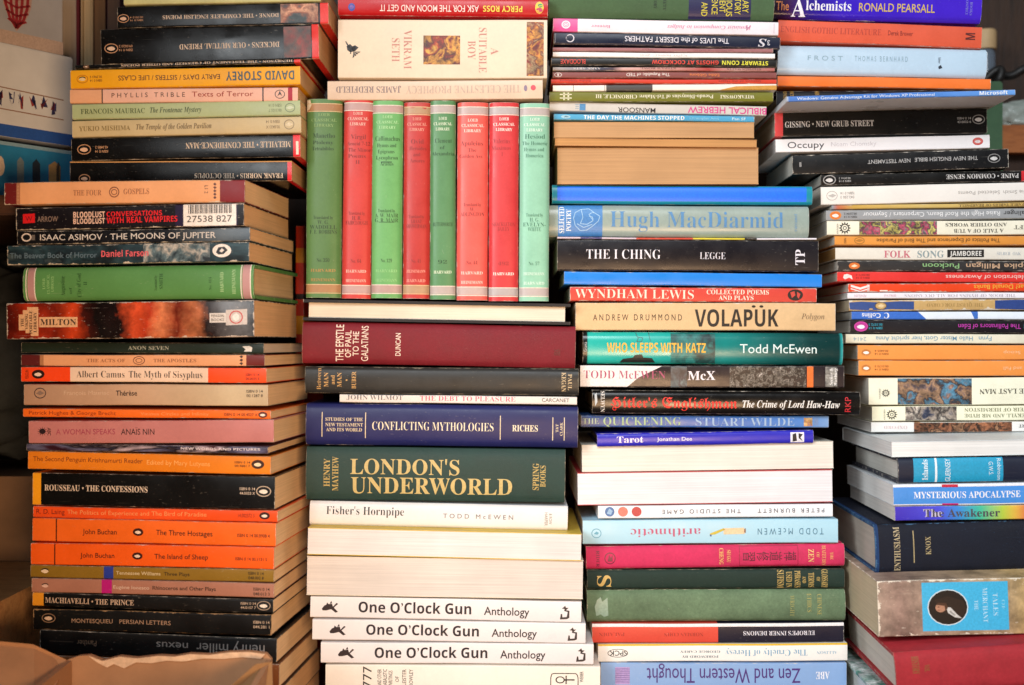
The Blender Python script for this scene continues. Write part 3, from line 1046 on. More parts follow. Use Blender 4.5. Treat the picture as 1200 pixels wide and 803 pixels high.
LB = [
    # x0, x1, top, bottom, lean, cover, band, ink of series line, title lines, translator lines, number, publisher lines
    (357, 399, 116, 349, 2, '#58804a', '#a8805a', '#86ac6c', [('Manetho', 8, 34), ('Ptolemy', 8, 32), ('Tetrabiblos', 7, 33)], ['Translated by', 'W. G.', 'WADDELL', 'F. E. ROBBINS'], 'No. 350', ['HARVARD', 'HEINEMANN'], '#1c3a20', '#b08a4a',
     'leftmost olive green standing hardback with a chipped jacket'),
    (399.5, 434, 115, 350, 3, '#c8403b', '#b89a98', '#e8c0b4', [('Virgil', 9, 27), ('Aeneid 7-12', 5, 32), ('The Minor', 6, 33), ('Poems', 6, 27), ('II', 15, 20)], ['Translated by', 'H. R.', 'FAIRCLOUGH'], 'No. 64', ['HARVARD', 'HEINEMANN'], '#7c1c1c', '#e8c0b4',
     'standing red hardback between the olive and the bright green ones'),
    (434, 470.5, 118, 349.5, 2, '#69ab67', '#b49a94', '#a8dca0', [('Callimachus', 4, 33), ('Hymns and', 6, 29), ('Epigrams', 7, 27), ('Lycophron', 5, 31), ('Aratus', 10, 26)], ['Translated by', 'A. W. MAIR', 'G. R. MAIR'], 'No. 129', ['HARVARD', 'HEINEMANN'], '#14401c', '#8cc884',
     'bright green standing hardback with five lines of black title'),
    (471, 503, 120, 350, 2, '#b83632', '#b09070', '#e09a88', [('Ovid', 9, 24), ('Heroides', 7, 27), ('and', 12, 20), ('Amores', 8, 25)], ['Translated by', 'GRANT', 'SHOWERMAN'], 'No. 41', ['HEINEMANN', 'HARVARD'], '#841c1c', '#e89a8a',
     'dark red standing hardback with a torn jacket head'),
    (503.5, 534, 118, 351, 0, '#55885a', '#b0a4a0', '#d4e4c8', [('Clement', 6, 26), ('of', 12, 18), ('Alexandria', 2, 29)], ['BUTTERWORTH'], '92', ['HARVARD'], '#1a4a24', '#cfe0c4',
     'dark green standing hardback between two red ones'),
    (534.5, 571.5, 120, 352, 1, '#dc5c54', '#b8a4a0', '#f0d8cc', [('Apuleius', 4, 31), ('The', 13, 23), ('Golden Ass', 3, 30)], ['Translated by', 'W.', 'ADLINGTON'], 'No. 44', ['HARVARD', 'HEINEMANN'], '#7c2020', '#f0d0c4',
     'salmon pink standing hardback, palest of the reds'),
    (572, 607.5, 120, 353, 1, '#c83a3e', '#b0a8a8', '#f4e4dc', [('Valerius', 5, 25), ('Maximus', 3, 26), ('I', 15, 16.5)], ['SHACKLETON', 'BAILEY'], '492', ['HARVARD'], '#9a1c24', '#f4e4dc',
     'vivid red standing hardback beside the mint green one'),
    (608, 643.5, 121, 353, 1, '#8cc4aa', '#b4aaa8', '#d8ece0', [('Hesiod', 6, 30), ('The Homeric', 3, 33), ('Hymns and', 5, 29), ('Homerica', 7, 28)], ['Translated by', 'H. G.', 'EVELYN-', 'WHITE'], 'No. 57', ['HEINEMANN', 'HARVARD'], '#2a6a54', '#d0e8dc',
     'mint green standing hardback, rightmost of the standing row'),
]
for k, (x0, x1, yt, yb, lean, colr, band, serc, title, trans, num, pub, inkc, pubc, lab) in enumerate(LB):
    w = x1 - x0
    it = []
    bt = yt + 5
    white = '#ded4c8' if k not in (0, 3) else '#d0b488'
    for a in (bt, bt + 9, yb - 16, yb - 6):
        it.append(r(a, a + 1.0, 0.0, 1.0, white))
    y = (134.5, 133, 137, 139.5, 139, 141, 139.5, 140)[k]
    for s, m in (('LOEB', .32), ('CLASSICAL', .12), ('LIBRARY', .2)):
        it.append(t(s, y - 1.7, y + 1.7, m + .02, .98 - m, 'serif', serc, 'V'))
        y += 6.2
    y = {0: 159, 1: 160.5, 2: 162.5, 3: 166, 4: 165, 5: 168, 6: 165.5, 7: 160}[k]
    for j, (s, a, b) in enumerate(title):
        h = 2.6 if j == 0 else 2.1
        it.append(t(s, y - h, y + h, a / w, b / w, 'serifl', inkc, 'V'))
        y += 7.2 if j else 8.0
    if k == 2:
        it.append(r(189.5, 190.6, .3, .66, inkc))
    y = {0: 255, 1: 250, 2: 247, 3: 254, 4: 263, 5: 240, 6: 263, 7: 252}[k]
    for s in trans:
        m = {'Translated by': .22, 'W. G.': .34, 'H. R.': .34, 'W.': .42, 'H. G.': .34, 'GRANT': .3, 'BAILEY': .3, 'WHITE': .28}.get(s, .12)
        hh = 1.9 if s == 'Translated by' else 2.2
        it.append(t(s, y - hh, y + hh, m, 1 - m, 'serifl', inkc, 'V'))
        y += 5.6
    if k == 2:
        it.append(r(260.2, 260.8, .25, .75, inkc))
    it.append(t(num, yb - 46, yb - 42, .32, .68, 'serifl', inkc, 'V'))
    y = yb - 32
    for s in pub:
        it.append(t(s, y - 1.7, y + 1.7, .15, .85, 'serif', pubc, 'V'))
        y += 11
    if k in (0, 3):
        if k == 0:
            it += [poly([(yt + 1, .0), (yt + 14, .0), (yt + 12, .08), (yt + 7, .14), (yt + 1, .1)], '#d8cbb0', 'torn_patch', 1)]
        else:
            it += [poly([(yt + .5, .2), (yt + 5, .1), (yt + 7, .3), (yt + 5, .6), (yt + 8, .8), (yt + 3, .96), (yt + .5, .9)], '#b8403c', 'torn_patch', 1)]
    book('M', (x0, x1, yt, yb, lean, 0), 'h', colr, it, lab, bands=[(bt + 1.2, bt + 9, band), (yb - 14.8, yb - 6, band)], page='#d8c8a8', vert=True, D=.108,
         rough=.36, group='standing red and green hardbacks', mott=.09, wear=.25, crease=.12, dy=(0, .001, 0, .0015, .001, 0, .0005, 0)[k])
book('M', (355, 668, 351, 375.5, 355, 381), 'h', '#17151a', [], 'black hardback with its cream page edges facing out under the standing row', page='#e4d8c4', fore=True, D=.14, rough=.5, inset=.0040)
book('M', (353.5, 674, 376.5, 426, 382.5, 432), 'h', '#78202a',
     [t('THE EPISTLE', 393, 402, .06, .94, 'sansB', '#ecd9c8', 90), t('OF PAUL', 404, 411, .20, .84, 'sansB', '#ecd9c8', 90), t('TO THE', 413, 420, .22, .80, 'sansB', '#ecd9c8', 90), t('GALATIANS', 423, 431, .08, .92, 'sans', '#ecd9c8', 90),
      t('DUNCAN', 463, 469, .24, .78, 'sansB', '#ecd9c8', 90), t('H&S', 649, 656, .56, .7, 'serif', '#5a161c', 90)],
     'thick maroon cloth hardback lettered the epistle of paul to the galatians', cloth=True, page='#d8c4a0', D=.145, rough=.5)
book('M', (357, 678, 427, 461, 433, 464), 'h', '#2a2b2a',
     [t('Between', 371, 376, .06, .86, 'serifl', '#c49a5c', 90), t('MAN', 379.5, 384.5, .22, .76, 'serif', '#c49a5c', 90), t('and', 387.5, 392, .32, .66, 'serif', '#c49a5c', 90), t('MAN', 395, 400, .22, .76, 'serif', '#c49a5c', 90),
      poly(ell(406, .5, 1.1, .03), '#c49a5c', 'ornament'), t('BUBER', 412, 417, .18, .82, 'serif', '#c49a5c', 90),
      t('KEGAN', 658, 663, .14, .86, 'serif', '#c8b088', -90), t('PAUL', 665.5, 670, .2, .8, 'serif', '#c8b088', -90)],
     'charcoal hardback with small gold lettering between the maroon and the white book', page='#c8b48c', D=.14, rough=.42, mott=.22, crease=.5, wear=.7, worn='#7a7464')
book('M', (398, 676, 462, 471.5, 465, 475), 'p', '#dcd6d0',
     [t('JOHN WILMOT', 406, 472, .05, .62, 'serifl', '#6a6668'), t('THE DEBT TO PLEASURE', 492, 604, .08, .68, 'serifl', '#cc5a74'), t('CARCANET', 635, 667, .2, .66, 'sans', '#3a3838')],
     'thin white paperback lettered the debt to pleasure in pink capitals', page='#d8ccb8', dy=.003)
book('M', (358, 677, 473, 521.5, 476, 525.5), 'h', '#1c2158',
     [r(376.6, 377.6, .2, .80, '#d8c8a8'), r(427.5, 428.5, .2, .82, '#d8c8a8'), r(585.5, 586.5, .24, .82, '#d8c8a8'), r(647, 648, .26, .82, '#d8c8a8'), r(660.5, 661.5, .26, .82, '#d8c8a8'),
      t('STUDIES OF THE', 381, 425, .33, .41, 'serif', '#d8c8a8'), t('NEW TESTAMENT', 381, 425, .46, .54, 'serif', '#d8c8a8'), t('AND ITS WORLD', 382, 424, .58, .66, 'serif', '#d8c8a8'),
      t('CONFLICTING MYTHOLOGIES', 436, 578, .42, .62, 'serifl', '#e8dcc0'), t('RICHES', 600, 630, .46, .61, 'serif', '#e8dcc0'),
      t('T&T', 651, 654, .42, .62, 'serif', '#d8c8a8', 90), t('CLARK', 656, 659, .38, .70, 'serif', '#d8c8a8', 90)],
     'navy blue hardback lettered conflicting mythologies', page='#d8ccb0', D=.14, rough=.4)
book('M', (358, 662, 523, 586.5, 527, 590), 'h', '#2b423d',
     [t('HENRY', 379, 386, .22, .74, 'serif', '#b8a05c', 90), t('MAYHEW', 389, 396, .18, .82, 'serif', '#b8a05c', 90),
      t("LONDON'S", 410, 538, .22, .50, 'serif', '#c4ae70'), t('UNDERWORLD', 411, 600, .56, .86, 'serif', '#c4ae70'),
      t('SPRING', 624, 631, .26, .76, 'serif', '#b8a05c', 90), t('BOOKS', 632.5, 639, .3, .7, 'serif', '#b8a05c', 90)],
     "thick dark green hardback with large gold title london's underworld", page='#d8c8a0', D=.15, rough=.42, cloth=True, mott=.12)
book('M', (362.5, 665, 588, 616, 591, 622.5), 'h', '#dfdfe0',
     [t("Fisher's Hornpipe", 382, 473, .20, .52, 'serifl', '#1c1a1e'), t('TODD McEWEN', 519, 601, .40, .58, 'sansw', '#66646c'),
      t('HARPER', 638, 641.5, .26, .8, 'sans', '#8a8478', -90), t('& ROW', 643, 646.5, .3, .74, 'sans', '#8a8478', -90)],
     "white jacketed hardback lettered fisher's hornpipe", page='#e4d6b8', D=.14, rough=.4, mott=.05)
book('M', (360, 681, 617.5, 650, 626, 657.5), 'p', '#d8b84a', [], 'paperback with white page edges facing out and a yellow cover on top', page='#e2dedb', fore=True, dy=-.012, D=.14)
book('M', (359, 683, 650.5, 697.5, 657, 702.5), 'p', '#e8dcc4', [], 'thick cream block of page edges above three identical white anthologies', page='#dbd2c9', fore=True, dy=-.010, D=.14)
for j, q in enumerate(((363.5, 681, 699, 723.5, 703.5, 730), (366, 686, 725, 750, 730.5, 754.5), (376, 695.5, 751, 777, 755.5, 779.5))):
    o = (0, 3, 10)[j]
    w = lambda x: x + (0, 9, 19)[j]
    x0 = q[0]
    book('M', q, 'p', '#e4e0e0',
         [[poly([(w(377), .58), (w(380), .42), (w(385), .36), (w(389), .34), (w(390), .48), (w(394), .3), (w(396), .34), (w(391), .52), (w(396), .72), (w(393), .76), (w(388), .6), (w(382), .66), (w(378), .66)], '#2a1c20'),
           poly([(w(382), .4), (w(383), .28), (w(385), .36)], '#2a1c20'), poly([(w(386), .34), (w(388), .2), (w(389), .32)], '#2a1c20')],
          t('One O’Clock Gun', w(420), w(552), .22, .72, 'sansbH', '#1c1420'), t('Anthology', w(567), w(620), .34, .72, 'sansB', '#1c1420'),
          [poly([(w(656), .86), (w(657), .60), (w(658.5), .60), (w(659), .76), (w(664), .74), (w(665), .50), (w(661), .46), (w(661), .40), (w(667), .44), (w(667), .78), (w(664), .84)], '#2a2428'),
           poly([(w(660), .28), (w(662), .20), (w(663), .30), (w(666), .30), (w(664), .38), (w(662), .44), (w(661), .36), (w(658), .34)], '#2a2428')]],
         ('topmost of the three identical white anthologies lettered one o’clock gun', 'middle one of the three identical white anthologies lettered one o’clock gun',
          'lowest of the three identical white anthologies, shifted to the right')[j], page='#e6dcc8', rough=.32, mott=.03, crease=.06, wear=.2, D=.13, dy=-.008)
book('M', (381, 703, 778.5, 862, 781, 864), 'p', '#ece4d8',
     [t('777', 425, 435, .02, .32, 'sans', '#241c1c', 90), t('AND OTHER', 442, 446.5, .06, .30, 'sans', '#3a3434', 90), t('QABALISTIC', 448.5, 453, .06, .32, 'sans', '#3a3434', 90), t('WRITINGS', 455, 459.5, .08, .30, 'sans', '#3a3434', 90),
      t('OF', 463, 467, .16, .24, 'sans', '#3a3434', 90), t('ALEISTER', 471, 475.5, .06, .34, 'sans', '#3a3434', 90), t('CROWLEY', 479, 483.5, .06, .34, 'sans', '#3a3434', 90),
      [('lines', [[(645, .34), (645, .16), (646, .11), (649, .1), (674, .1), (676, .12), (677, .16), (677, .34)]], 1.0, '#2a2626', 'emblem'),
       ring(656, .19, 5.5, .05, 1.4, .014, '#2a2626'), ('lines', [[(661, .19), (673, .19)], [(663, .13), (663, .25)]], 1.5, '#2a2626', 'emblem')],
      t('WEISER', 679, 683, .07, .22, 'sansB', '#3a3636', 90)],
     'thick white paperback cut by the bottom edge under the anthologies, with a looped cross emblem', page='#e6dcc8', mott=.05, D=.13, dy=-.008, gap=0.2)

# ------------------------------------------------------------------ third stack
PT = '#c2976a'
book('N', (643, 907, -30, 20, -30, 23), 'h', '#4b6645',
     [r(807, 880, .0, 1.0, '#16164a', 'title_label')] +
     [t(s, x, x + 7, a, .93 - .04 * (k % 3), 'sansB', '#d8c83a', -90) for k, (s, x, a) in enumerate((('AND', 822, .62), ('SCIENCE', 834, .32), ('MENT', 843, .48), ('RELIGIOUS', 851, .16), ('HISTORY', 861, .34), ('LIBRARY', 870, .30)))] +
     [t('HISTORY', 766, 769.5, .4, .78, 'serif', '#1c3420', -90), t('SOCIETY', 777, 780.5, .36, .82, 'serif', '#1c3420', -90)],
     'green cloth hardback with navy label and yellow letters at the top of the third stack', cloth=True, page=PT, D=.14)
book('N', (648, 912, 20.5, 37, 26, 42), 'p', '#efe4ea',
     [[poly(ell(663, .48, 5.2, .3), '#f4e4ec', 'emblem', 1), ring(663, .48, 3.6, .2, .7, .05, '#e28ab0'), ring(663, .48, 1.8, .1, .6, .04, '#e28ab0')],
      t('Feminist Companion to Judges', 782, 880, .36, .62, 'thinital', '#cf6a9a', 180), t('A', 874, 880, .3, .7, 'thinital', '#b04a84', 180), t('Brenner', 693, 715, .46, .68, 'serifl', '#c86a94', 180), r(906.5, 907.2, .12, .88, '#c8b8c4')],
     'white paperback with pink block and white disc at its left end, upside-down pink italics', bands=[(648, 676, '#e85a9a')], page='#e8e0d4', rough=.3)
book('N', (649, 914, 37.5, 51.5, 42.5, 57.5), 'p', '#161d34',
     [t('The LIVES of the DESERT FATHERS', 732, 854, .24, .68, 'sans', '#e8e4ec', 180), [ring(668, .5, 5, .34, 1.4, .08, '#d0ccd4'), r(663.5, 665.5, .3, .7, '#161d34')],
      t('S', 888, 898, .2, .84, 'ital', '#d8d4dc', 180), t('3', 899, 902, .3, .7, 'ital', '#d8d4dc', 180), r(650.5, 651, .1, .9, '#8a8a98')],
     'navy paperback with upside-down white title the lives of the desert fathers', page='#d8d0c4', rough=.3)
book('N', (648, 906, 53.5, 60, 57.5, 61.5), 'p', '#a06a6c', [t('THE POLITICS OF ECSTASY', 812, 860, .3, .75, 'serifl', '#8a4a50', 180), t('MANN', 752, 766, .3, .75, 'serifl', '#8a4a50', 180)],
     'thin dusty mauve booklet between the navy and the white spines', page='#d8ccc0')
book('N', (648, 908, 60.5, 66.5, 62, 69), 'p', '#f0eeec', [t('POETRY  PAMPHLET  SERIES', 750, 805, .3, .7, 'sans', '#c8c4c4', 180)],
     'thin plain white booklet directly above the black ghost stories paperback', page='#e8e4dc')
book('N', (646, 910, 67, 76.5, 69.5, 79), 'p', '#1a1a18',
     [t('STEWART CONN', 846, 900, .26, .78, 'sansbH', '#e4de3a', 180), t('GHOSTS AT COCKCROW', 764, 842, .26, .76, 'sansbH', '#e0402a', 180), t('BLOODAXE', 657, 686, .22, .8, 'sansB', '#d8402c', 180)],
     'thin black paperback lettered ghosts at cockcrow in red and yellow, upside down', page='#d8d0c4', rough=.3)
book('N', (648, 908, 77.3, 83, 79.6, 83.6), 'p', '#b8aca8',
     [t('STIPA’S BOWL', 750, 792, .1, .6, 'serif', '#7a4a44', 180), t('AARK ARTS', 672, 704, .15, .7, 'serif', '#d8d0cc', 180), t('STEPHEN WATTS', 852, 892, .15, .7, 'serif', '#6a4a44', 180)],
     'very thin booklet with grey, dark and pink patches, below the ghost stories', grad=[(648, '#a8a09c'), (676, '#8a8a94'), (704, '#3a3e50'), (718, '#4a3a44'), (730, '#d0a49c'), (790, '#c08a80'), (830, '#a83a34'), (860, '#c0928a'), (908, '#a8605a')], page='#d0c8c0')
book('N', (648, 910, 84, 91.5, 84.3, 92), 'p', '#844844',
     [t('The Republic of TED', 734, 785, .22, .74, 'sansB', '#e8d8d0', 180), t('Eddie Gibbons', 808, 843, .28, .74, 'sansB', '#e07a3a', 180), [ring(654, .5, 4.5, .36, .8, .08, '#d8c8c0'), r(653, 655, .3, .7, '#d8c8c0')]],
     'thin maroon brown paperback lettered the republic of ted upside down', page='#d0c8c0')
book('N', (646, 910, 92.3, 98, 92.6, 98), 'p', '#cf3a24', [t('Eddie Gibbons', 656, 692, .25, .7, 'sans', '#8a2014', 180), t('Stations of the Heart', 842, 892, .25, .7, 'sans', '#8a2014', 180)],
     'very thin plain red booklet above the white and black streaked one', page='#e0d4c4')
book('N', (648, 910, 98.6, 107, 98.6, 106), 'p', '#ece6da', [r(671.5, 672.1, 0, 1, '#3a3a3a'), r(708.5, 709.1, 0, 1, '#3a3a3a'), poly([(842, 1), (862, .4), (910, .25), (910, 1)], '#c8923a', 'ornament', 0)],
     'thin paperback with white, dark grey and gold stretches on its spine', bands=[(710, 764, '#4a4644')], page='#d8c8a8')
book('N', (644, 906, 108, 119, 106.5, 119.5), 'p', '#6f701c',
     [t('WITAKOWSKI', 844, 884, .30, .66, 'serif', '#e4dfc0', 180), t('Pseudo-Dionysius of Tel-Mahre: CHRONICLE, III', 698, 836, .28, .66, 'serif', '#e4dfc0', 180),
      [r(656, 670, .24, .36, '#d8d4b0'), r(656, 670, .62, .74, '#d8d4b0'), r(660, 662, .1, .9, '#d8d4b0'), r(665, 667, .1, .9, '#d8d4b0')]],
     'olive green paperback chronicle with upside-down white title', page='#d8c49c')
book('N', (644, 898, 120, 130, 120, 136), 'p', '#c9c3bb',
     [t('BIBLICAL HEBREW', 806, 898, .22, .88, 'sansH', '#d03a84', 180), t('MANSOOR', 724, 768, .46, .96, 'sansB', '#2a2426', 180),
      [r(679, 686, .2, .9, '#4a86b8'), r(674, 678, .25, .32, '#8aa0b0'), r(674, 678, .45, .52, '#8aa0b0'), r(674, 678, .65, .72, '#8aa0b0')]],
     'light grey paperback with upside-down magenta title biblical hebrew', page='#d4c4a0', dy=.004)
book('N', (649, 884, 130.8, 140.5, 136.8, 143.5), 'p', '#4aa2cc',
     [t('THE DAY THE MACHINES STOPPED', 684, 802, .20, .84, 'sansbH', '#e8ecec'), t('Christopher Anvil', 808, 842, .3, .7, 'sans', '#8ac8e0'),
      [poly(ell(663, .5, 5.5, .3), '#9ac8dc'), poly([(660, .6), (663, .3), (667, .55)], '#4a86a8')], t('Pan SF', 858, 874, .28, .7, 'sansB', '#c8e4ec')],
     'thin blue paperback lettered the day the machines stopped', page=PT)
book('N', (649, 884, 141, 161.5, 144, 162), 'p', '#c4965e', [], 'paperback with tan page edges facing out, directly under the thin blue paperback', page=PT, fore=True)
book('N', (650, 887, 162, 170.8, 162.6, 173), 'p', '#b88450', [], 'thin brownish page edges between two thicker tan page blocks', page='#c8935a', fore=True)
book('N', (653, 889, 171.4, 216, 173.6, 216), 'p', '#c8935a', [], 'thickest tan block of page edges, resting on the bright blue hardback', page=PT, fore=True, dy=.003)
book('N', (647, 952, 216.5, 238.5, 218, 240.5), 'h', '#178aa6', [r(653, 945, .08, .84, '#0870ff', 'spine_panel')],
     'bright blue blank hardback with teal edges under the tan page blocks', bands=[(640, 653, '#1aa0b4'), (945, 953, '#148a9c')], page='#d8d0c0', rough=.3, dy=.006, mott=.03, crease=.05, wear=.1, D=.13)
book('N', (643.5, 948, 240, 277, 241.5, 278.5), 'h', '#93a39c',
     [r(654, 706, -.0, 1.0, '#3f7fc0', 'title_label'), t('SELECTED', 655, 661, .06, .90, 'serif', '#e4ecf0', 90), t('POETRY', 663.5, 669, .14, .84, 'serif', '#e4ecf0', 90),
      [('lines', [[(672, .42), (674, .24), (681, .14), (690, .12), (697, .26), (703, .36), (701, .52), (695, .66), (688, .80), (680, .82), (674, .66), (672, .42)],
                  [(681, .14), (683, .4), (680, .6), (688, .62), (695, .5), (690, .3), (694, .24), (697, .26)], [(690, .36), (694, .38), (695, .46)], [(676, .6), (684, .72), (694, .62)]], .8, '#9cc4e4', 'emblem')],
      t('Hugh MacDiarmid', 715, 918, .20, .70, 'serifl', '#4f86b8'), t('carcanet', 930, 934, .25, .8, 'serifl', '#5a8ebc', 90)],
     'grey-green jacketed hardback of selected poetry with a blue label', page='#e0d8c8', rough=.22, mott=.1, D=.14, crease=.2)
book('N', (653, 957, 277.8, 280, 279.3, 281.4), 'p', '#c8b8c8', [], 'very thin multicoloured pamphlet lying between the grey-green poetry and black divination books',
     bands=[(680, 705, '#3a3a7a'), (745, 812, '#c8402a'), (812, 872, '#d8c82a'), (872, 886, '#101010'), (886, 957, '#e4e0e8')], page='#e0d8d0', gap=.1)
book('N', (653, 959, 280.8, 317, 282.2, 318.5), 'p', '#15131a',
     [t('THE I CHING', 687, 774, .32, .62, 'serifl', '#e8e4ec'), t('LEGGE', 820, 850, .40, .62, 'serifl', '#d8d4dc'), t('TP', 932, 943, .28, .78, 'serif', '#e0dce4', 90)],
     'thick black paperback lettered the i ching in white', page='#d0c8b8', rough=.28, D=.12)
book('N', (661, 963, 318.5, 333.5, 319.5, 337), 'p', '#1c82e0', [], 'blank sky blue paperback spine between the black and the red books', page='#d8d0c0', rough=.3, crease=.05, mott=.04)
book('N', (668, 957, 335, 353, 338, 354.5), 'p', '#cf4236',
     [t('WYNDHAM LEWIS', 674, 813, .18, .80, 'serifl', '#f0e0cc'), t('COLLECTED POEMS', 828, 901, .14, .46, 'serif', '#f0e0cc'), t('AND PLAYS', 842, 883, .56, .86, 'serif', '#f0e0cc'),
      [poly(ell(932, .48, 9, .40), '#1a1414', 'emblem', 1), poly([(926, .3), (931, .2), (932, .5), (928, .7)], '#c84238', 'emblem', 3), poly([(934, .25), (938, .4), (936, .75), (934, .6)], '#c84238', 'emblem', 3)]],
     'red paperback of collected poems and plays with a round black device', page='#d8ccb8', wear=.6)
U = [poly(ell(883, .135, 2.3, .045), '#16110c', 'lettering_dots', 2), poly(ell(892, .135, 2.3, .045), '#16110c', 'lettering_dots', 2)]
book('N', (674.5, 979, 354, 387, 355.5, 388), 'p', '#d6b588',
     [t('ANDREW DRUMMOND', 695, 799, .42, .64, 'sansw', '#3a2a1a'), t('VOLAPUK', 814, 912, .24, .86, 'sansbH', '#16110c'), U, t('Polygon', 939, 966, .38, .58, 'thinital', '#6a5238')],
     'tan paperback with heavy black distressed title of seven letters', page='#d8ccb4', mott=.10, wear=.5)
book('N', (683, 988, 389, 426.5, 389.5, 428), 'h', '#1f9a94',
     [t('WHO SLEEPS WITH KATZ', 711, 827, .34, .64, 'sansbH', '#e8b43a'), t('Todd McEwen', 867, 957, .36, .64, 'sans', '#dceeec'), t('Granta', 684, 687.5, .32, .62, 'sans', '#c8d0d0', 90),
      [poly([(726, .96), (730, .84), (742, .80), (744, .72), (752, .70), (754, .80), (764, .82), (768, .96)], '#101a1c', 'picture', 1), poly([(731, .86), (738, .82), (738, .9)], '#101a1c', 'picture', 1)],
      p(786, 838, .04, .96, ['#0c2a2c', '#1a6a68', '#2a8a86', '#123c3e', '#1f7a78'], 70), ('lines', [[(745, .03), (747, .16), (753, .18), (752, .3), (746, .3), (748, .18)], [(760, .02), (762, .3)]], .7, '#3a5a5c', 'picture')],
     'glossy teal hardback with yellow title and pale author name', grad=[(683, '#141c1e'), (688.5, '#141c1e'), (689, '#2ab4a8'), (786, '#22a49c'), (800, '#1a6e6c'), (850, '#1c8480'), (900, '#15605e'), (950, '#0e3a3a'), (984, '#0c3434'), (986, '#2a9a9a')],
     page='#e0d8c8', rough=.2, D=.135)
book('N', (680, 989, 428, 454, 429.2, 455), 'p', '#2a2226',
     [poly([(680, 0), (776, 0), (748, .55), (735, .98), (680, .98)], '#e6e0de', 'title_label', 0), t('TODD McEWEN', 684, 780, .24, .60, 'serifl', '#a84a6a'), t('McX', 806, 838, .24, .64, 'serif', '#f0e8ec'),
      p(786, 805, .02, .98, ['#3a4a54', '#5a6a70', '#3a3038', '#7a8a8c'], 90), p(855, 944, .02, .98, ['#161216', '#3a2c28', '#1c181a', '#8a8278', '#221c1e', '#c8beb4'], 420), r(945.5, 953, .02, .98, '#e8702a', 'spine_panel'),
      p(967, 981, .04, .96, ['#1a1a1c', '#7a7a78', '#a8a49c', '#3a3a3c'], 150), t('Secker &', 972, 975.5, .1, .9, 'ital', '#f0ece8', 90), t('Warburg', 977, 980.5, .1, .9, 'ital', '#f0ece8', 90)],
     'dark speckled jacketed book with white left end and an orange stripe near the right', page='#e0d8c8', rough=.25, D=.135, mott=.12)
book('N', (694, 1008, 457, 484.5, 459.5, 487), 'h', '#0f0e0e',
     [t("Hitler's Englishman", 715, 864, .28, .74, 'frak', '#e02c24'), t('The Crime of Lord Haw-Haw', 870, 984, .40, .70, 'ital', '#eeeae4'), t('SELWYN', 704, 708.5, .04, .94, 'serif', '#d8d4cc', -90), t('RKP', 990, 997, .22, .86, 'sans', '#c8202c', 90),
      [poly([(696.5, .2), (699, .12), (700, .5), (697.5, .7)], '#b8c0c4')]],
     'black hardback with red blackletter title, sticking out furthest right in the third stack', page='#d8ccb0', rough=.2, D=.14, dy=-.008)
book('N', (681, 971, 487, 501, 487.5, 501.5), 'p', '#2c5aa4',
     [t('THE', 683, 702, .26, .72, 'serifl', '#a8b89a'), t('QUICKENING', 707, 798, .14, .82, 'serifl', '#a4bc8a'), t('STUART WILDE', 815, 931, .16, .84, 'serifl', '#9ab4d0'), p(942, 952, .15, .88, ['#2c5aa4', '#c88a4a', '#e0c08a', '#6a4a3a'], 260), r(954, 959, .2, .8, '#6a88b8', 'spine_panel')],
     'thin blue paperback lettered the quickening', grad=[(681, '#1c3a6a'), (720, '#2c5090'), (850, '#3468b4'), (940, '#4a80c8'), (971, '#7aa0d0')], page='#d4ccc0', rough=.3)
book('N', (700, 953.5, 505.5, 524, 505, 519.5), 'h', '#2a28b4',
     [t('Tarot', 723, 754, .24, .72, 'serif', '#f0e4f4'), t('Jonathan Dee', 770, 811, .34, .62, 'sansB', '#e8e4f4'), [('r', 926.5, 942.5, .14, .92, '#e8e6f0', 'emblem'), poly([(929, .3), (933, .2), (934, .8), (929, .86)], '#1a1a24', 'emblem', 3), poly([(936, .22), (941, .3), (938, .55), (941, .84), (936, .6)], '#1a1a24', 'emblem', 3)]],
     'slim royal blue hardback lettered Tarot', page='#d8d4cc', rough=.3, D=.12)
book('N', (682, 977, 522, 553.5, 515.5, 549), 'p', '#dcd6c8', [], 'white block of page edges facing out directly below the royal blue Tarot book', page='#eae4d8', fore=True, dy=.004, D=.14)
book('N', (677, 976, 554.5, 592.5, 549.8, 588.5), 'p', '#b8303a', [], 'brilliant white block of page edges with a dark red cover', page='#e9e7ea', fore=True, D=.14)
book('N', (701, 976, 593, 608, 589.5, 606), 'p', '#e6eaf0',
     [t('PETER BURNETT', 888, 966, .32, .64, 'sansw', '#2a3040', 180), t('THE STUDIO GAME', 776, 868, .34, .66, 'sansw', '#2a3040', 180),
      [poly(ell(714.5, .46, 5.6, .38), '#3a6ea8'), poly([(711, .6), (714, .2), (718, .4), (716, .7)], '#8ab4d8', 'emblem', 3)], [poly(ell(730, .46, 5.8, .38), '#dc7468')], [poly(ell(746, .46, 5.8, .38), '#b8343e')]],
     'white paperback lettered the studio game with three coloured discs', page='#e8e4dc', mott=.04)
book('N', (683, 982, 609, 638, 608.5, 636.5), 'p', '#a9d4e6',
     [t('TODD McEWEN', 888, 965, .38, .64, 'sansw', '#4a7a94', 180), t('arithmetic', 739, 821, .36, .70, 'serifl', '#c0587a', 180),
      [poly([(848, .36), (850, .42), (838, .62), (832, .64), (832, .58)], '#c8b43a', 'picture'), poly([(848, .36), (872, .34), (873, .60), (848, .62)], '#e4c8a0', 'picture'), poly([(872, .40), (874, .36), (874, .56), (872, .54)], '#8a6a5a', 'picture', 3), r(832, 834, .62, .70, '#2a5a9a')],
      [ring(699, .54, 5.8, .2, .8, .03, '#4a9ab8'), poly([(696, .56), (699, .46), (702, .52), (700, .6)], '#5aa4c0', 'emblem')]],
     'pale sky blue paperback lettered arithmetic in pink, upside down', page='#e8e4dc', mott=.04, rough=.35)
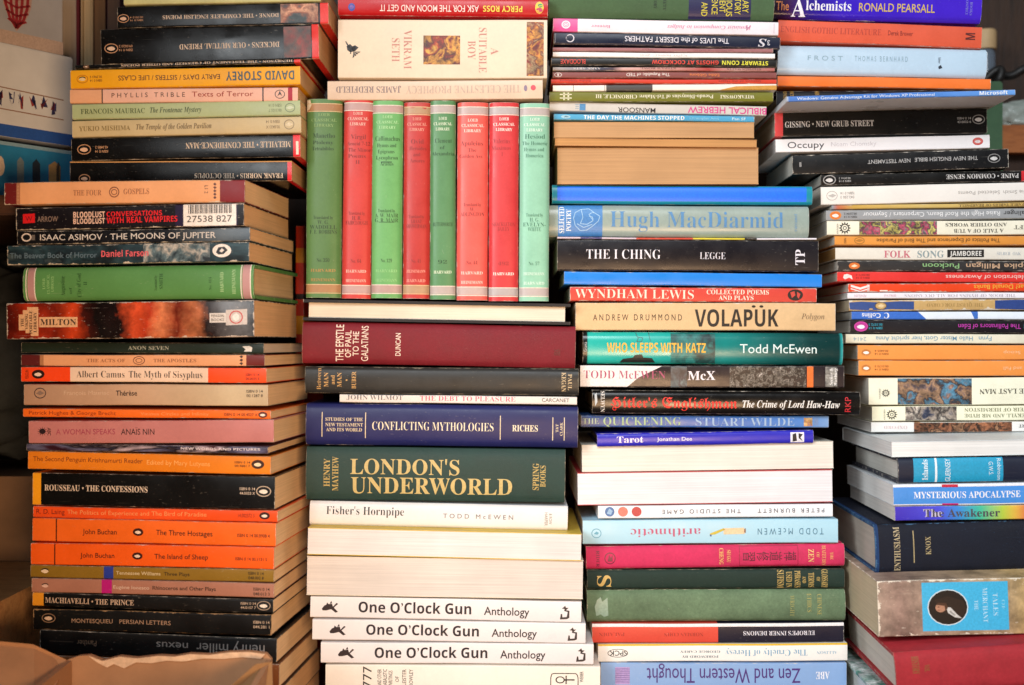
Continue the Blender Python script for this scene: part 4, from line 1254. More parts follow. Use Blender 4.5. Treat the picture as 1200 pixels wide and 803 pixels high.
book('N', (687, 990, 639.5, 667.5, 637.5, 664), 'h', '#cf3560',
     [t('THE', 973, 976.5, .36, .70, 'serifl', '#e4b86a', -90), t('BEATITUDES', 963.5, 968, .08, .94, 'serifl', '#e4b86a', -90), t('OF', 957, 960.5, .36, .6, 'serifl', '#e4b86a', -90), t('ZEN', 947.5, 954, .22, .80, 'serif', '#e8c07a', -90),
      t('SHAKU', 852, 856.5, .22, .78, 'serifl', '#e4b86a', -90), t('CHENG', 843, 848, .14, .86, 'serif', '#e4b86a', -90), r(866.5, 867.2, .06, .94, '#9c1c40'), r(935, 935.7, .06, .94, '#9c1c40'), r(866.5, 935.7, .05, .08, '#9c1c40'), r(866.5, 935.7, .92, .95, '#9c1c40'),
      t('禪', 920, 931, .32, .72, 'sans', '#5a1430', -90), t('道', 903, 914, .32, .72, 'sans', '#5a1430', -90), t('修', 888, 899, .32, .72, 'sans', '#5a1430', -90), t('習', 872, 883, .32, .72, 'sans', '#5a1430', -90),
      [ring(715, .52, 6.5, .26, .9, .04, '#5a1430'), poly([(712, .66), (714, .36), (716, .5), (718, .38), (718, .66)], '#7a1c3c')], t('RIDER', 699, 702.5, .18, .90, 'serifl', '#5a1430', -90)],
     'raspberry red cloth hardback with a panel of small dark characters', page='#e4dccc', cloth=True, D=.13, wear=.3)
book('N', (688, 990, 668.5, 691, 666, 690), 'h', '#24362f',
     [t('GLOSSARY', 963, 970, .02, .98, 'serif', '#c0a45e', -90), t('OF', 957, 961, .4, .62, 'serif', '#c0a45e', -90), t('TERMS', 947.5, 954, .18, .94, 'serif', '#c0a45e', -90), t('AND', 940.5, 944.5, .36, .72, 'serif', '#c0a45e', -90), t('PHRASES', 931.5, 938, .08, .96, 'serif', '#c0a45e', -90),
      t('USED IN', 921.5, 928, .12, .94, 'serif', '#c0a45e', -90), t('SUFISM', 911, 918.5, .04, .98, 'serif', '#c0a45e', -90), t('S', 700, 716, .26, .86, 'serif', '#c8a860', 90)],
     'dark bottle green cloth hardback, a glossary with gold letters', page='#d8ccb0', cloth=True, D=.13)
book('N', (688, 991, 692, 730, 691, 728.5), 'h', '#677e60',
     [t('CHINESE', 958, 963, .14, .80, 'serifl', '#a8a05c', -90), t('ETHICS', 946, 951, .12, .70, 'serifl', '#a8a05c', -90), t('WRIGHT', 926, 931, .18, .84, 'serifl', '#98985c', -90),
      poly([(697, .5), (700, .28), (704, .2), (706, .34), (712, .22), (713, .78), (708, .82), (704, .74), (699, .80)], '#8ba390', 'worn_patch', 1)],
     'faded mottled sage green cloth hardback with hardly legible gold letters', page='#d8ccb0', cloth=True, D=.13, mott=.30, wear=.5, crease=.3, worn='#c0c0a4')
book('N', (694, 989, 731.5, 754, 729.5, 752.5), 'p', '#16162a',
     [r(694, 989, 0, .16, '#eeeaea', 'spine_panel'), t("EUROPE'S INNER DEMONS", 871, 955, .40, .62, 'serif', '#e0dce4', 180), t('NORMAN COHN', 778, 824, .46, .64, 'serifl', '#a42c24', 180), t('PALADIN', 702, 732, .46, .64, 'serifl', '#a42c24', 180)],
     "half red, half black paperback lettered europe's inner demons upside down", bands=[(694, 841, '#d64a3a')], page='#e0d8c8')
book('N', (701, 993, 755, 776.5, 753.5, 774.5), 'p', '#f0eee8',
     [r(701, 993, 0, .10, '#e0b41c', 'spine_panel'), t('The Cruelty of Heresy', 850, 946, .34, .68, 'serifl', '#7aaac8', 180), t('ALLISON', 957, 981, .44, .60, 'serifl', '#8ab0c8', 180), t('FOREWORD BY', 799, 842, .66, .78, 'serif', '#6a7a84', 180), t('GEORGE CAREY', 797, 844, .38, .50, 'serif', '#6a7a84', 180),
      [ring(724, .5, 12, .24, .8, .03, '#3a3a3a'), t('SPCK', 714, 735, .36, .64, 'sansB', '#2a2a2a', 180)], r(735, 820, .96, 1.0, '#5a6a80')],
     'white paperback with a yellow top edge lettered the cruelty of heresy upside down', page='#eae6dc', mott=.04)
book('N', (704, 992, 777.5, 862, 775.5, 862), 'p', '#83a6d4',
     [t('Zen and Western Thought', 758, 938, .07, .27, 'sans', '#4a2a78', 180), t('ABE', 956, 972, .12, .22, 'serif', '#eeeef4', 180), [('r', 721, 738, .06, .30, '#b49ad0', 'emblem')] + [('r', 721, 738, .08 + .03 * k, .09 + .03 * k, '#8a7ac0', 'stripe') for k in range(7)]],
     'powder blue paperback cut by the bottom edge with upside-down purple title', page='#e0d8c8', mott=.04, D=.13)

# ------------------------------------------------------------------ right stack
PG = '#d6cec0'
book('R', (907, 1150, -22, 21, -16, 27), 'h', '#2c1cc0',
     [t('The', 909, 924, .54, .78, 'sansB', '#c8783a'), t('A', 927, 944, .46, .94, 'serif', '#f0ecf4'), t('lchemists', 944, 997, .50, .76, 'serif', '#f0ecf4'), t('RONALD PEARSALL', 1006, 1095, .54, .76, 'sansB', '#d8b45a'),
      t('OSPREY', 1131, 1134, .4, .8, 'serifl', '#8a84d8', -90), t('BOOKS', 1136, 1139, .44, .8, 'serifl', '#8a84d8', -90)],
     'violet blue hardback with white and gold lettering at the top of the right stack', grad=[(907, '#16081c'), (925, '#3a1a50'), (950, '#2a188a'), (985, '#3a1ec0'), (1150, '#4a28d0')], page='#b8b0a8', rough=.2, D=.15)
book('R', (911, 1150, 23, 48, 31, 57), 'p', '#dd5a3c',
     [t('ENGLISH GOTHIC LITERATURE', 914, 1032, .30, .58, 'serifl', '#b83c28'), t('Derek Brewer', 1040, 1069, .34, .56, 'sans', '#8a2418'), t('M', 1131, 1142, .30, .62, 'sansb', '#5a1410', 90)],
     'salmon orange paperback lettered english gothic literature', page='#c8bca8', rough=.4, D=.14)
book('R', (911, 1156, 48.5, 86.5, 58, 91.5), 'h', '#b9d0e2',
     [t('FROST', 946, 987, .36, .52, 'sansw', '#8aa6b4'), t('THOMAS BERNHARD', 1001, 1063, .34, .52, 'sansw', '#8aa6b4'), t('faber', 1099, 1102, .34, .56, 'sans', '#5a6a78', -90), poly([(1099, .66), (1102, .60), (1104, .70), (1100, .74)], '#2a3440', 'emblem')],
     'pale ice blue jacketed hardback with faint grey title', page='#d8d4cc', rough=.26, mott=.04, D=.15, wear=.1, crease=.05)
book('R', (911, 1161, 87, 101, 93, 105), 'p', '#f0752c', [], 'blank bright orange spine above the thin software box', page='#d0c4b0', rough=.4, D=.13, crease=.1)
book('R', (910, 1160, 102, 128, 106, 126), 'h', '#14131a', [t('HEINEMANN', 918, 922, -.02, .6, 'serif', '#b88a3a', -90), t('FICTION', 926, 930, .0, .55, 'serif', '#b88a3a', -90), t('NOVELS', 955, 960, .0, .5, 'serif', '#b88a3a', -90)],
     'black hardback with gold letters mostly hidden by the software case', page='#c0b8a8', D=.13)
# a flat software case that juts out of the stack
book('R', (922, 1190, 113, 119.8, 104, 111.5), 'p', '#4a7cc8',
     [t('Windows: Genuine Advantage Kit for Windows XP Professional', 934, 1095, .26, .74, 'sans', '#e4ecf4'), t('Microsoft', 1148, 1181, .16, .80, 'sansbH', '#f0f4f8')],
     'thin blue and white software case jutting out of the right stack', grad=[(922, '#b8c4d4'), (925, '#4a78c4'), (1060, '#4a80d0'), (1190, '#6aa0e4')], page='#dfe2e6', rough=.3, dy=-.044, D=.135, name='software_case', cat='case', inset=.0001, crease=.05, board='#d6d9de')
book('R', (908, 1157, 132, 160.5, 126.5, 155.5), 'p', BK,
     [t('GISSING • NEW GRUB STREET', 920, 1024, .40, .64, 'serif', '#d8d4d0')] + isbn(1122, 1138, '#b8b4b0', '43.0032 6', .34, .58) + penguin(1147, .44, 11, 28, '#9a9692', '#dedad6'),
     'black paperback lettered new grub street with a pink-red band at its left end', bands=[(908, 917.5, '#dc4a4c')], page='#c4b8a4', rough=.3)
book('R', (909, 1160, 163.5, 179.5, 157, 173.5), 'p', '#f0eef0',
     [t('Occupy', 923, 966, .24, .70, 'sans', '#3a3a40'), t('Noam Chomsky', 974, 1027, .30, .62, 'sans', '#d8d4d8')] + penguin(1146, .48, 9, 16, '#c83a3a', '#e8d8d8', '#d86a62'),
     'white paperback lettered Occupy in thin black letters', page='#dcd8d4', mott=.03, rough=.3)
book('R', (929, 1182, 181, 204.5, 174.5, 197), 'p', '#151618',
     [t('THE NEW ENGLISH BIBLE', 1072, 1146, .34, .54, 'sansB', '#b0aeac', 180), t('NEW TESTAMENT', 1017, 1067, .36, .56, 'sansB', '#b0aeac', 180), r(937, 939.5, .38, .62, '#8a8886')] + penguin(1165, .48, 11, 23, '#8a8886', '#d0cecc'),
     'charcoal black paperback bible that sticks out to the right', page='#cfc8bc', wear=.5, rough=.32)
book('R', (962, 1214, 205, 217.5, 199, 212), 'p', BK,
     [t('PAINE • COMMON SENSE', 1109, 1194, .26, .68, 'serif', '#d0ccc8', 180)] + isbn(983, 997, '#b4b0ac', '40.0016 2', .3, .74, 180) + penguin(972, .5, 11, 12, '#a8a4a0', '#dedad6'),
     'slim black paperback lettered common sense upside down', bands=[(1197, 1214, '#c8242c')], page='#b8b0a4', rough=.3)
book('R', (962, 1216, 219, 240.5, 213, 235), 'p', '#ece6de',
     [t('Selected Poems', 1123, 1172, .42, .62, 'sans', '#b0aaa4', 180), t('Stevie Smith', 1176, 1212, .42, .62, 'sans', '#b0aaa4', 180), t('ISBN 0 14', 985, 1001, .30, .44, 'sans', '#8a8682', 180), t('042.250 3', 985, 1001, .52, .66, 'sans', '#8a8682', 180), ring(975, .5, 6.5, .26, .7, .03, '#b0aaa4'), poly([(970, .5), (976, .4), (980, .48), (976, .6)], '#c0bab4')],
     'plain off-white paperback of selected poems, faint upside-down grey letters', page='#cfc8bc', mott=.04)
book('R', (975, 1216, 241, 245.8, 235.6, 242), 'p', '#d0a84a', [t('FABLE TABLES OF BEARDSELL', 1123, 1200, .2, .8, 'serif', '#6a5430', 180)],
     'thin tan and pink paperback directly under the off-white poems', grad=[(975, '#8a9aa4'), (982, '#c86a4a'), (1000, '#c8a04a'), (1080, '#d0b46a'), (1216, '#c8a458')], page='#cfc8bc')
book('R', (968, 1226, 247, 259, 242.5, 256), 'p', '#9a9c9e',
     [t('Raise High the Roof Beam, Carpenters / Seymour', 1011, 1172, .26, .70, 'sansB', '#e4e4e4', 180), t('J.D. Salinger', 1176, 1222, .26, .7, 'sansB', '#3a3a3c', 180)] + isbn(989, 1004, '#3a3a3c', '00.2294 2', .26, .76, 180) + penguin(979, .5, 10, 12, '#e08a3a', '#f4ece4', '#e0762a'),
     'mid grey paperback with white upside-down title and orange bird emblem', page='#c8c2b6')
SUN = lambda x, v, rx, rv, c: [ring(x, v, rx * .62, rv * .62, .9, rv * .12, c), ring(x, v, rx * .3, rv * .3, .8, rv * .1, c)] + [poly([(x + rx * .64 * math.cos(a - .22), v + rv * .64 * math.sin(a - .22)), (x + rx * math.cos(a), v + rv * math.sin(a)), (x + rx * .64 * math.cos(a + .22), v + rv * .64 * math.sin(a + .22))], c) for a in [k * math.pi / 6 for k in range(12)]]
book('R', (969, 1231, 259.5, 276, 256.5, 275), 'p', '#eee8d2',
     [SUN(990, .5, 7.5, .46, '#1a1a18'), t('OXFORD', 980.5, 982.5, .2, .9, 'serifl', '#5a5a54', 90), p(1007, 1098, .03, .97, ['#2a2a2e', '#8a7a7c', '#c84a6a', '#4a4a50', '#d8c86a', '#5a4a4e', '#b8a8a0'], 190),
      t('A TALE OF A TUB', 1118, 1176, .58, .84, 'serif', '#5a5850', 180), t('AND OTHER WORKS', 1108, 1180, .16, .40, 'serif', '#5a5850', 180), t('SWIFT', 1188, 1216, .34, .62, 'serif', '#7a7668', 180)],
     'cream paperback lettered a tale of a tub with a black and pink picture', page='#cac4b8')
book('R', (978, 1232, 277, 287.5, 275.6, 287.3), 'p', '#e09440',
     [t('The Politics of Experience and The Bird of Paradise', 1027, 1172, .26, .70, 'sansB', '#6a4210', 180), t('ISBN', 989, 991.5, .2, .8, 'sans', '#6a4210', 90), ring(1007, .5, 6, .38, .7, .06, '#8a5c1c'), poly([(1002, .5), (1007, .3), (1012, .45), (1007, .66)], '#b87a2c')],
     'amber paperback in the right stack under the tale of a tub', page='#c8c2b6')
book('R', (979, 1232, 290.5, 304.5, 289, 305), 'p', '#e2dccf',
     [t('FOLK', 1036, 1067, .24, .80, 'serif', '#c86a78'), t('SONG', 1075, 1106, .24, .80, 'serif', '#8a9a9c'), r(1110, 1153, .16, .80, '#1c1a1a', 'spine_panel'), t('JAMBOREE', 1113, 1150, .28, .68, 'sansbH', '#e4e0d8'), t('SILBER  OAK', 1168, 1196, .36, .62, 'serifl', '#a8b0b8')],
     'cream paperback lettered folk song jamboree', page='#b88c50', wear=.5)
book('R', (981, 1236, 305.5, 317.8, 305.6, 318.5), 'p', '#2e2c2c',
     [t('Puckoon', 1081, 1124, .26, .74, 'sansB', '#8ab87a', 180), t('Spike Milligan', 1132, 1205, .26, .74, 'sansB', '#c8a484', 180), [poly(ell(1001, .5, 6.5, .32), '#d87028'), poly([(997, .55), (1001, .35), (1005, .52), (1001, .64)], '#f0d8b4', 'emblem', 3)]],
     'dark worn paperback lettered Puckoon in pale green, upside down', page='#cfc8bc', wear=.9, crease=.7, worn='#9a948c')
book('R', (981, 1236, 318.6, 330.4, 319, 331), 'p', '#e03430',
     [t('Celebration of Awareness', 1108, 1210, .28, .70, 'sansB', '#f0c0b4', 180), [poly([(989, .3), (993, .22), (998, .4), (999, .8), (995, .6), (990, .78), (988, .6)], '#f4e0dc')]] + isbn(1003, 1019, '#8a1414', '08.0271 3', .24, .72, 180),
     'bright red paperback directly above the orange-red chevron one', page='#cfc6b8')
book('R', (994, 1242, 331.4, 342.6, 331.6, 341.6), 'p', '#e64418',
     [[poly([(997, .12), (1008, .46), (1019, .12), (1019, .38), (1008, .72), (997, .38)], '#f0e8e4'), poly([(997, .52), (1008, .86), (1019, .52), (1019, .66), (1008, .99), (997, .66)], '#f0e8e4')], t('MVP', 1016, 1019, .1, .9, 'sansbH', '#f0e8e4', 90),
      t('What? Donald Banks', 1141, 1212, .22, .74, 'sansB', '#f0b03a', 180), r(1031, 1040, .78, .92, '#f4e4d8')],
     'orange-red paperback with white chevrons at its left end', page='#c4bcae', wear=.6)
book('R', (993, 1242, 343.2, 350.4, 342.4, 350), 'p', '#ece8ee',
     [t('PENGUIN', 1001, 1015, .28, .72, 'sans', '#c8a4b0', 180), t('THE BOOK OF HYMNS FOR ALL OCCASIONS', 1060, 1190, .26, .74, 'serifl', '#b0a4b0', 180), t('HOKUSAI', 1036, 1050, .3, .7, 'serifl', '#c898a4', 180)],
     'thin lavender white paperback above the torn blue and tan one', page='#d8d4cc')
book('R', (995, 1244, 351.2, 364.6, 350.6, 363.4), 'p', '#c8a46a',
     [[poly([(995, .2), (1010, .12), (1030, .2), (1055, .1), (1071, .14), (1071, .9), (1045, .84), (1020, .94), (996, .86)], '#2a4a8a', 'spine_panel', 1)], [poly(ell(1032, .52, 7, .36), '#c8a46a', 'emblem', 2), ring(1032, .52, 7, .36, .9, .08, '#1a1a24'), poly([(1028, .56), (1032, .34), (1037, .5), (1033, .7)], '#e0c89a', 'emblem', 3)],
      t('THE QUEST FOR CORVO', 1086, 1152, .34, .68, 'serifl', '#a08048', 180), [poly([(1166, .1), (1190, .04), (1244, .06), (1244, .92), (1200, .96), (1166, .88)], '#2a4486', 'spine_panel', 1)]],
     'torn tan paperback with blue ends and a pale oval emblem', page='#bfae90', wear=1.3, mott=.15)
book('R', (998, 1242, 365.6, 375, 364.4, 374.4), 'p', '#e2eaf4',
     [poly([(998, 0), (1076, 0), (1086, 1), (998, 1)], '#2f6ac8', 'spine_panel', 1), t('Collins', 1010, 1032, .2, .8, 'sansB', '#f0f2f6', 180), t('C', 1036, 1042, .16, .84, 'serif', '#f0f2f6', 180), poly([(1138, 0), (1146, 0), (1146, .9), (1142, .95)], '#3a6ec4', 'spine_panel', 1)],
     'thin blue and white paperback with a wedge of blue at its left end', page='#cfccc4')
book('R', (996, 1242, 375.6, 390.5, 375, 390.4), 'p', '#131118',
     [t('The Pollinators of Eden', 1123, 1196, .28, .66, 'sans', '#c83ab0', 180), t('John Boyd', 1200, 1236, .28, .66, 'sans', '#4ab4c8', 180)] + isbn(1018, 1034, '#2aa0b8', '00.3372 3', .26, .72, 180) + penguin(1009, .5, 12, 15, '#d040a0', '#f4e4f0', '#b82c90'),
     'black paperback lettered the pollinators of eden in magenta', page='#cfcac4')
book('R', (991, 1242, 391.4, 402.4, 391.4, 403.4), 'p', '#e6e0c8',
     [t('2414', 1000, 1015, .3, .72, 'sans', '#9ab0b8', 180), t('Hallo Mister Gott, hier spricht Anna', 1026, 1140, .24, .70, 'sansB', '#7aa0b4', 180), t('Fynn', 1147, 1162, .24, .7, 'sansB', '#7aa0b4', 180)],
     'thin pale yellow paperback with German title in light blue', page='#cfc6b0')
for q, ti, nm, lab in (((1005, 1244, 404.6, 422, 404, 421.6), 'Scoop', '00.0455 4', 'upper of the two matching light orange paperbacks in the right stack'),
                       ((1006, 1244, 422.6, 440.8, 422.2, 440.6), 'Decline and Fall', '00.0173 3', 'lower of the two matching light orange paperbacks, lettered decline and fall')):
    book('R', q, 'p', '#f09648', [t(ti, 1176, 1196 if ti == 'Scoop' else 1222, .40, .62, 'sans', '#f8c898', 180)] + isbn(1025, 1041, '#8a4c1c', nm, .32, .66, 180) + penguin(1015, .5, 9, 18, '#d8904c', '#f8f0e8', '#c87830'),
         lab, page='#d4ccbe', mott=.05)
book('R', (1018, 1246, 442.5, 475, 442, 474), 'p', '#f0edd4',
     [SUN(1038, .56, 5.5, .16, '#2a2a26'), t('OXFORD', 1030, 1032, .4, .76, 'serifl', '#5a5a54', 90), p(1052, 1139, .02, .98, ['#2a2428', '#6a5a5e', '#b08a6a', '#3a3238', '#5a96b4', '#8a6a5a', '#d0a8a0'], 110), t('THE LAST MAN', 1148, 1212, .42, .60, 'serif', '#5a584c', 180)],
     'thick cream paperback lettered the last man with a dark figure painting', page='#c9c3b6')
book('R', (1022, 1246, 476, 494, 475, 492.4), 'p', '#efeccf',
     [SUN(1045, .56, 7, .38, '#2a2a26'), t('OXFORD', 1035.5, 1037.5, .2, .9, 'serifl', '#5a5a54', 90), p(1061, 1121, .03, .97, ['#1a2238', '#3a4a6a', '#c8b8a8', '#2a2a34', '#e0d4c4', '#6a5a5a'], 120),
      t('DR JEKYLL AND MR HYDE', 1130, 1216, .54, .78, 'serif', '#8a8c70', 180), t('WEIR OF HERMISTON', 1130, 1206, .14, .38, 'serif', '#8a8c70', 180)],
     'cream paperback with a small blue-black picture under the last man', page='#c9c3b6')
book('R', (1021, 1246, 495, 507, 493.4, 506), 'p', '#eeeae4',
     [t('OXFORD', 1036, 1063, .34, .66, 'serifl', '#d8b4b4', 180), p(1071, 1186, .03, .97, ['#140e0c', '#3a2418', '#a86a48', '#2a1a14', '#c89068', '#1a1210'], 130), t('ART', 1194, 1206, .3, .6, 'serif', '#6a6464', 180)],
     'white paperback with a dark brown painting, lowest of the small paperbacks on the right', bands=[(1071, 1078, '#c89868')], page='#cfcac4')
book('RL', (1045, 1250, 517.5, 536, 514.5, 532.5), 'p', '#dfe6e8', [], 'paperback with white page edges facing out, at the top of the lower right group', page='#eceae6', fore=True, D=.15, dyl=0)
book('RL', (1053, 1250, 536.8, 567, 533, 564), 'h', '#1a2134',
     [r(1071, 1176, .03, .97, '#1f9cc4', 'title_label'), t('Islands', 1081, 1087.5, .08, .88, 'serif', '#e4f0f4', 90), r(1096, 1098.5, .03, .97, '#e8f0f4'), t('GUERNSEY', 1108, 1114, .06, .94, 'sans', '#e4f0f4', 90), t('G.W.S.', 1159, 1164, .2, .72, 'sans', '#d8ecf4', -90), t('Robinson', 1169, 1173.5, .08, .92, 'sans', '#d8ecf4', -90)],
     'navy hardback with a bright cyan label lettered Islands', page='#d6d4cc', D=.14, rough=.45)
book('RL', (1047, 1250, 568, 593.5, 564.6, 590), 'p', '#4a90dc',
     [t('MYSTERIOUS APOCALYPSE', 1071, 1196, .36, .66, 'serif', '#f0f2f8'), r(1047, 1250, 0, .13, '#f0f0f4', 'spine_panel'), r(1047, 1250, .93, 1.0, '#f0f0f4', 'spine_panel'), r(1104, 1123, .02, .15, '#c81c3a'), r(1104, 1123, .91, 1.0, '#c81c6a')],
     'light blue paperback with white borders lettered mysterious apocalypse', page='#ecebe8', D=.14, rough=.3, board='#e4e8ec')
book('RL', (1049, 1250, 594.3, 611, 590.6, 608), 'p', '#3a30b0',
     [t('The Awakener', 1083, 1172, .22, .76, 'serif', '#4a4650'), t('The', 1082, 1104, .2, .76, 'serif', '#c8c0d8')],
     'rainbow coloured paperback spine running from violet to pink', grad=[(1049, '#3c2cb4'), (1100, '#4a4ad0'), (1125, '#3a8ad0'), (1150, '#4ac09a'), (1175, '#b4cc4a'), (1190, '#e0b44a'), (1205, '#e0704a'), (1250, '#d04a9a')], page='#dcd8d2', D=.135, rough=.3, board='#d8d4d0')
book('RL', (1027, 1250, 612.5, 674, 609.5, 668), 'h', '#171b28',
     [t('ENTHUSIASM', 1049, 1056, .06, .94, 'serif', '#b8a884', 90), r(1071.5, 1072.7, .14, .78, '#a89870'), t('KNOX', 1086, 1092, .26, .62, 'serif', '#a89870', 90)],
     'thick midnight navy cloth hardback with a frayed blue corner', page='#b8b0a4', D=.15, cloth=True, wear=1.0, worn='#456a8c', mott=.16, bands=[(1027, 1031, '#1c3a66')], crease=.25)
book('RL', (1030, 1254, 682, 747, 674, 742), 'p', '#b08868',
     [r(1082, 1183, .05, .92, '#3fb4e0', 'title_label'), [poly(ell(1112, .50, 24, .325), '#d8e4e8', 'picture', 1), poly(ell(1112, .50, 22.8, .308), '#1a1412', 'picture', 2), poly([(1096, .36), (1112, .30), (1130, .38), (1134, .56), (1126, .70), (1114, .62), (1106, .60)], '#2a1e18', 'picture', 3),
       poly(ell(1103.5, .50, 6.2, .085), '#b8866a', 'picture', 4), poly([(1098, .45), (1101, .41), (1110, .42), (1112, .50), (1109, .58), (1108, .47)], '#4a3022', 'picture', 5), poly([(1099.5, .50), (1101, .475), (1102.5, .50)], '#7a4c3a', 'picture', 5), poly([(1099, .545), (1102, .535), (1102, .555)], '#8a3c34', 'picture', 5),
       poly([(1110, .50), (1115, .50), (1122, .62), (1128, .70), (1120, .68), (1112, .60)], '#cfccc6', 'picture', 4), poly([(1115, .56), (1121, .64), (1119, .65), (1113, .58)], '#9a9690', 'picture', 5)]] + [
      t('THE', 1143, 1147.5, .38, .56, 'serifl', '#bfe6f4', -90), t('MERCHANT', 1153, 1158.5, .16, .78, 'serifl', '#bfe6f4', -90), t('TALES', 1165, 1170.5, .26, .66, 'serifl', '#bfe6f4', -90), t('OF', 1175, 1179, .38, .56, 'serifl', '#8ad4ec', -90)],
     'thick brown and tan paperback with a sky blue label and an oval portrait', warp=.10, grad=[(1030, '#b49a88'), (1055, '#94796c'), (1080, '#a88e7c'), (1180, '#bda27c'), (1200, '#cfae78'), (1254, '#d6b680')], page='#c9b998', D=.14, wear=1.3, worn='#ece0cc', mott=.22, dy=-.028, crease=.5)
book('RL', (1052, 1266, 766, 817, 752, 803), 'h', '#aa2e36', [t('HISTORY', 1072, 1080, .1, .5, 'serif', '#8a5a2c', -90), t('VOL', 1086, 1092, .3, .46, 'serif', '#8a5a2c', -90)],
     'large red cloth hardback at the bottom of the right stack', page='#d4cdc0', D=.15, cloth=True, mott=.2, dy=-.052)
book('RL', (1034, 1290, 818.5, 868, 806, 860), 'h', '#5d8f86', [], 'marbled green hardback under the large red one, cut by the bottom edge', page='#dfe6e6', D=.17, dy=-.030, mott=.35,
     pic=(['#3a7a6a', '#a8c8c0', '#dfe8e8', '#4a8a7c', '#7ab0a8'], 90, (1, 1, 1)))

# ------------------------------------------------------------------ things behind and beside the stacks
COLS['B'] = (0.125, 0.125)
GROUPS['B'] = 'standing books behind the left stack'
zs = px(0, 238, 0.05).z
sh = slab('wooden_shelf', (-0.95, 0.0, zs - 0.016), (-0.36, 0.30, zs), wood('shelf_wood', '#2c1a10', '#4a2e1c', (0.6, 6, 6)), False)
tag(sh, 'dark wooden shelf board at the left edge behind the peach gospels book', 'shelf')
kz = (DIST + .125) / DIST
ybs = CY - (zs / S) / kz
for q, base, pg, lab in (((64, 93, -46, ybs), '#5a1622', '#a89c90', 'tall standing maroon hardback with grey page edges facing out, top left'),
                         ((94.5, 109, -52, ybs), '#b09a78', '#c0ac88', 'thin standing cream book beside the maroon one, top left'),
                         ((110, 124, -40, ybs), '#4a2818', '#7a5a3c', 'standing dark brown book touching the black paperbacks, top left'),
                         ((125, 141, -60, ybs), '#3a1424', '#6a5040', 'standing dark purple brown book mostly hidden behind the top of the left stack')):
    book('B', q + (0, 0), 'h' if 'maroon' in lab else 'p', base, [], lab, page=pg, vert=True, fore=True, D=.15, wear=.3)
zg = px(0, 97, .195).z
bm = bmesh.new()
bmesh.ops.create_cube(bm, size=1)
ga, gb = px(1090, 0, .195).x, px(1172, 0, .195).x
for v in bm.verts:
    v.co = Vector(((ga + gb) / 2 + v.co.x * (gb - ga), .193 + v.co.y * .01, (zg + YF) / 2 + v.co.z * (zg - YF)))
bmesh.ops.bevel(bm, geom=bm.edges[:], offset=0.0015, segments=2, affect='EDGES')
tag(from_bm('cloth_folder', bm, [plain('green_cloth', '#4a6e50', .8, .12, 90, .0004)]), 'tall green cloth folder standing behind the right stack, seen beside the black paperbacks', 'folder')
COLS['G'] = (0.10, 0.10)
GROUPS['G'] = 'narrow books in the gap'
book('G', (346, 356.5, 265, CY - (YF / S) / ((DIST + .10) / DIST), 0, 0), 'p', '#d8361c', [], 'narrow red and orange spine standing in the gap between left stack and olive hardback',
     bands=[(292, 310, '#e8921c'), (345, 352, '#2a1a14'), (372, 392, '#e8921c')], vert=True, D=.10, page='#d8b088')


def yaw_box(name, label, cat, xl, Yl, xr, Yr, yt, yb, Yref, depth, base, edge, decor, rough=.45, mott=.12):
    """a flat-fronted box or big book turned at an angle; decor = outlines on its front, in fractions from the top left"""
    A, B = px(xl, 0, Yl), px(xr, 0, Yr)
    zt, zb = px(0, yt, Yref).z, px(0, yb, Yref).z
    e = Vector((B.x - A.x, B.y - A.y, 0))
    L = e.length
    e.normalize()
    d = Vector((-e.y, e.x, 0))
    H = zt - zb
    M = Matrix((e, d, Vector((0, 0, 1)))).transposed().to_4x4()
    M.translation = Vector((A.x, A.y, zb))
    root = empty(name, M, label, cat)
    bm = bmesh.new()
    bmesh.ops.create_cube(bm, size=1)
    for v in bm.verts:
        v.co = Vector(((v.co.x + .5) * L, (v.co.y + .5) * depth, (v.co.z + .5) * H))
    bmesh.ops.bevel(bm, geom=bm.edges[:], offset=0.0012, segments=2, affect='EDGES')
    body = from_bm('body', bm, [plain('printed_card', base, rough, mott, 30)], root)
    groups = {}
    for nm, pts, colr, lay in decor:
        V, F, Ms = groups.setdefault(nm, [[], [], []])
        o = len(V)
        V += [(a * L, -0.0001 * (lay + 1), (1 - b) * H) for a, b in pts]
        F.append((list(range(o, o + len(pts))), colr))
    for nm, (V, F, Ms) in groups.items():
        cs = sorted({c for _, c in F})
        link_mesh(nm.split('|')[0], V, [f for f, _ in F], [ink(c, .5) for c in cs], body, midx=[cs.index(c) for _, c in F])
    return root


def strokes(paths, w, asp):
    o = []
    for pa in paths:
        for (ax, av), (bx, bv) in zip(pa[:-1], pa[1:]):
            A, B = Vector((ax * asp, av)), Vector((bx * asp, bv))
            n = (B - A)
            n = Vector((-n.y, n.x)).normalized() * w / 2
            o.append([(q.x / asp, q.y) for q in (A - n, B - n, B + n, A + n)])
    return o


rb = random.Random(5)
X0, X1 = -70, 86


def fx(x):          # photograph x -> fraction along the turned fronts (perspective-correct enough for a small face)
    f = (x - X0) / (X1 - X0)
    return f * 0.93 / (1.0 * (1 - f) + 0.93 * f) if 0 else f * (DIST + 0.0) / ((DIST + .09) * (1 - f) + DIST * f)


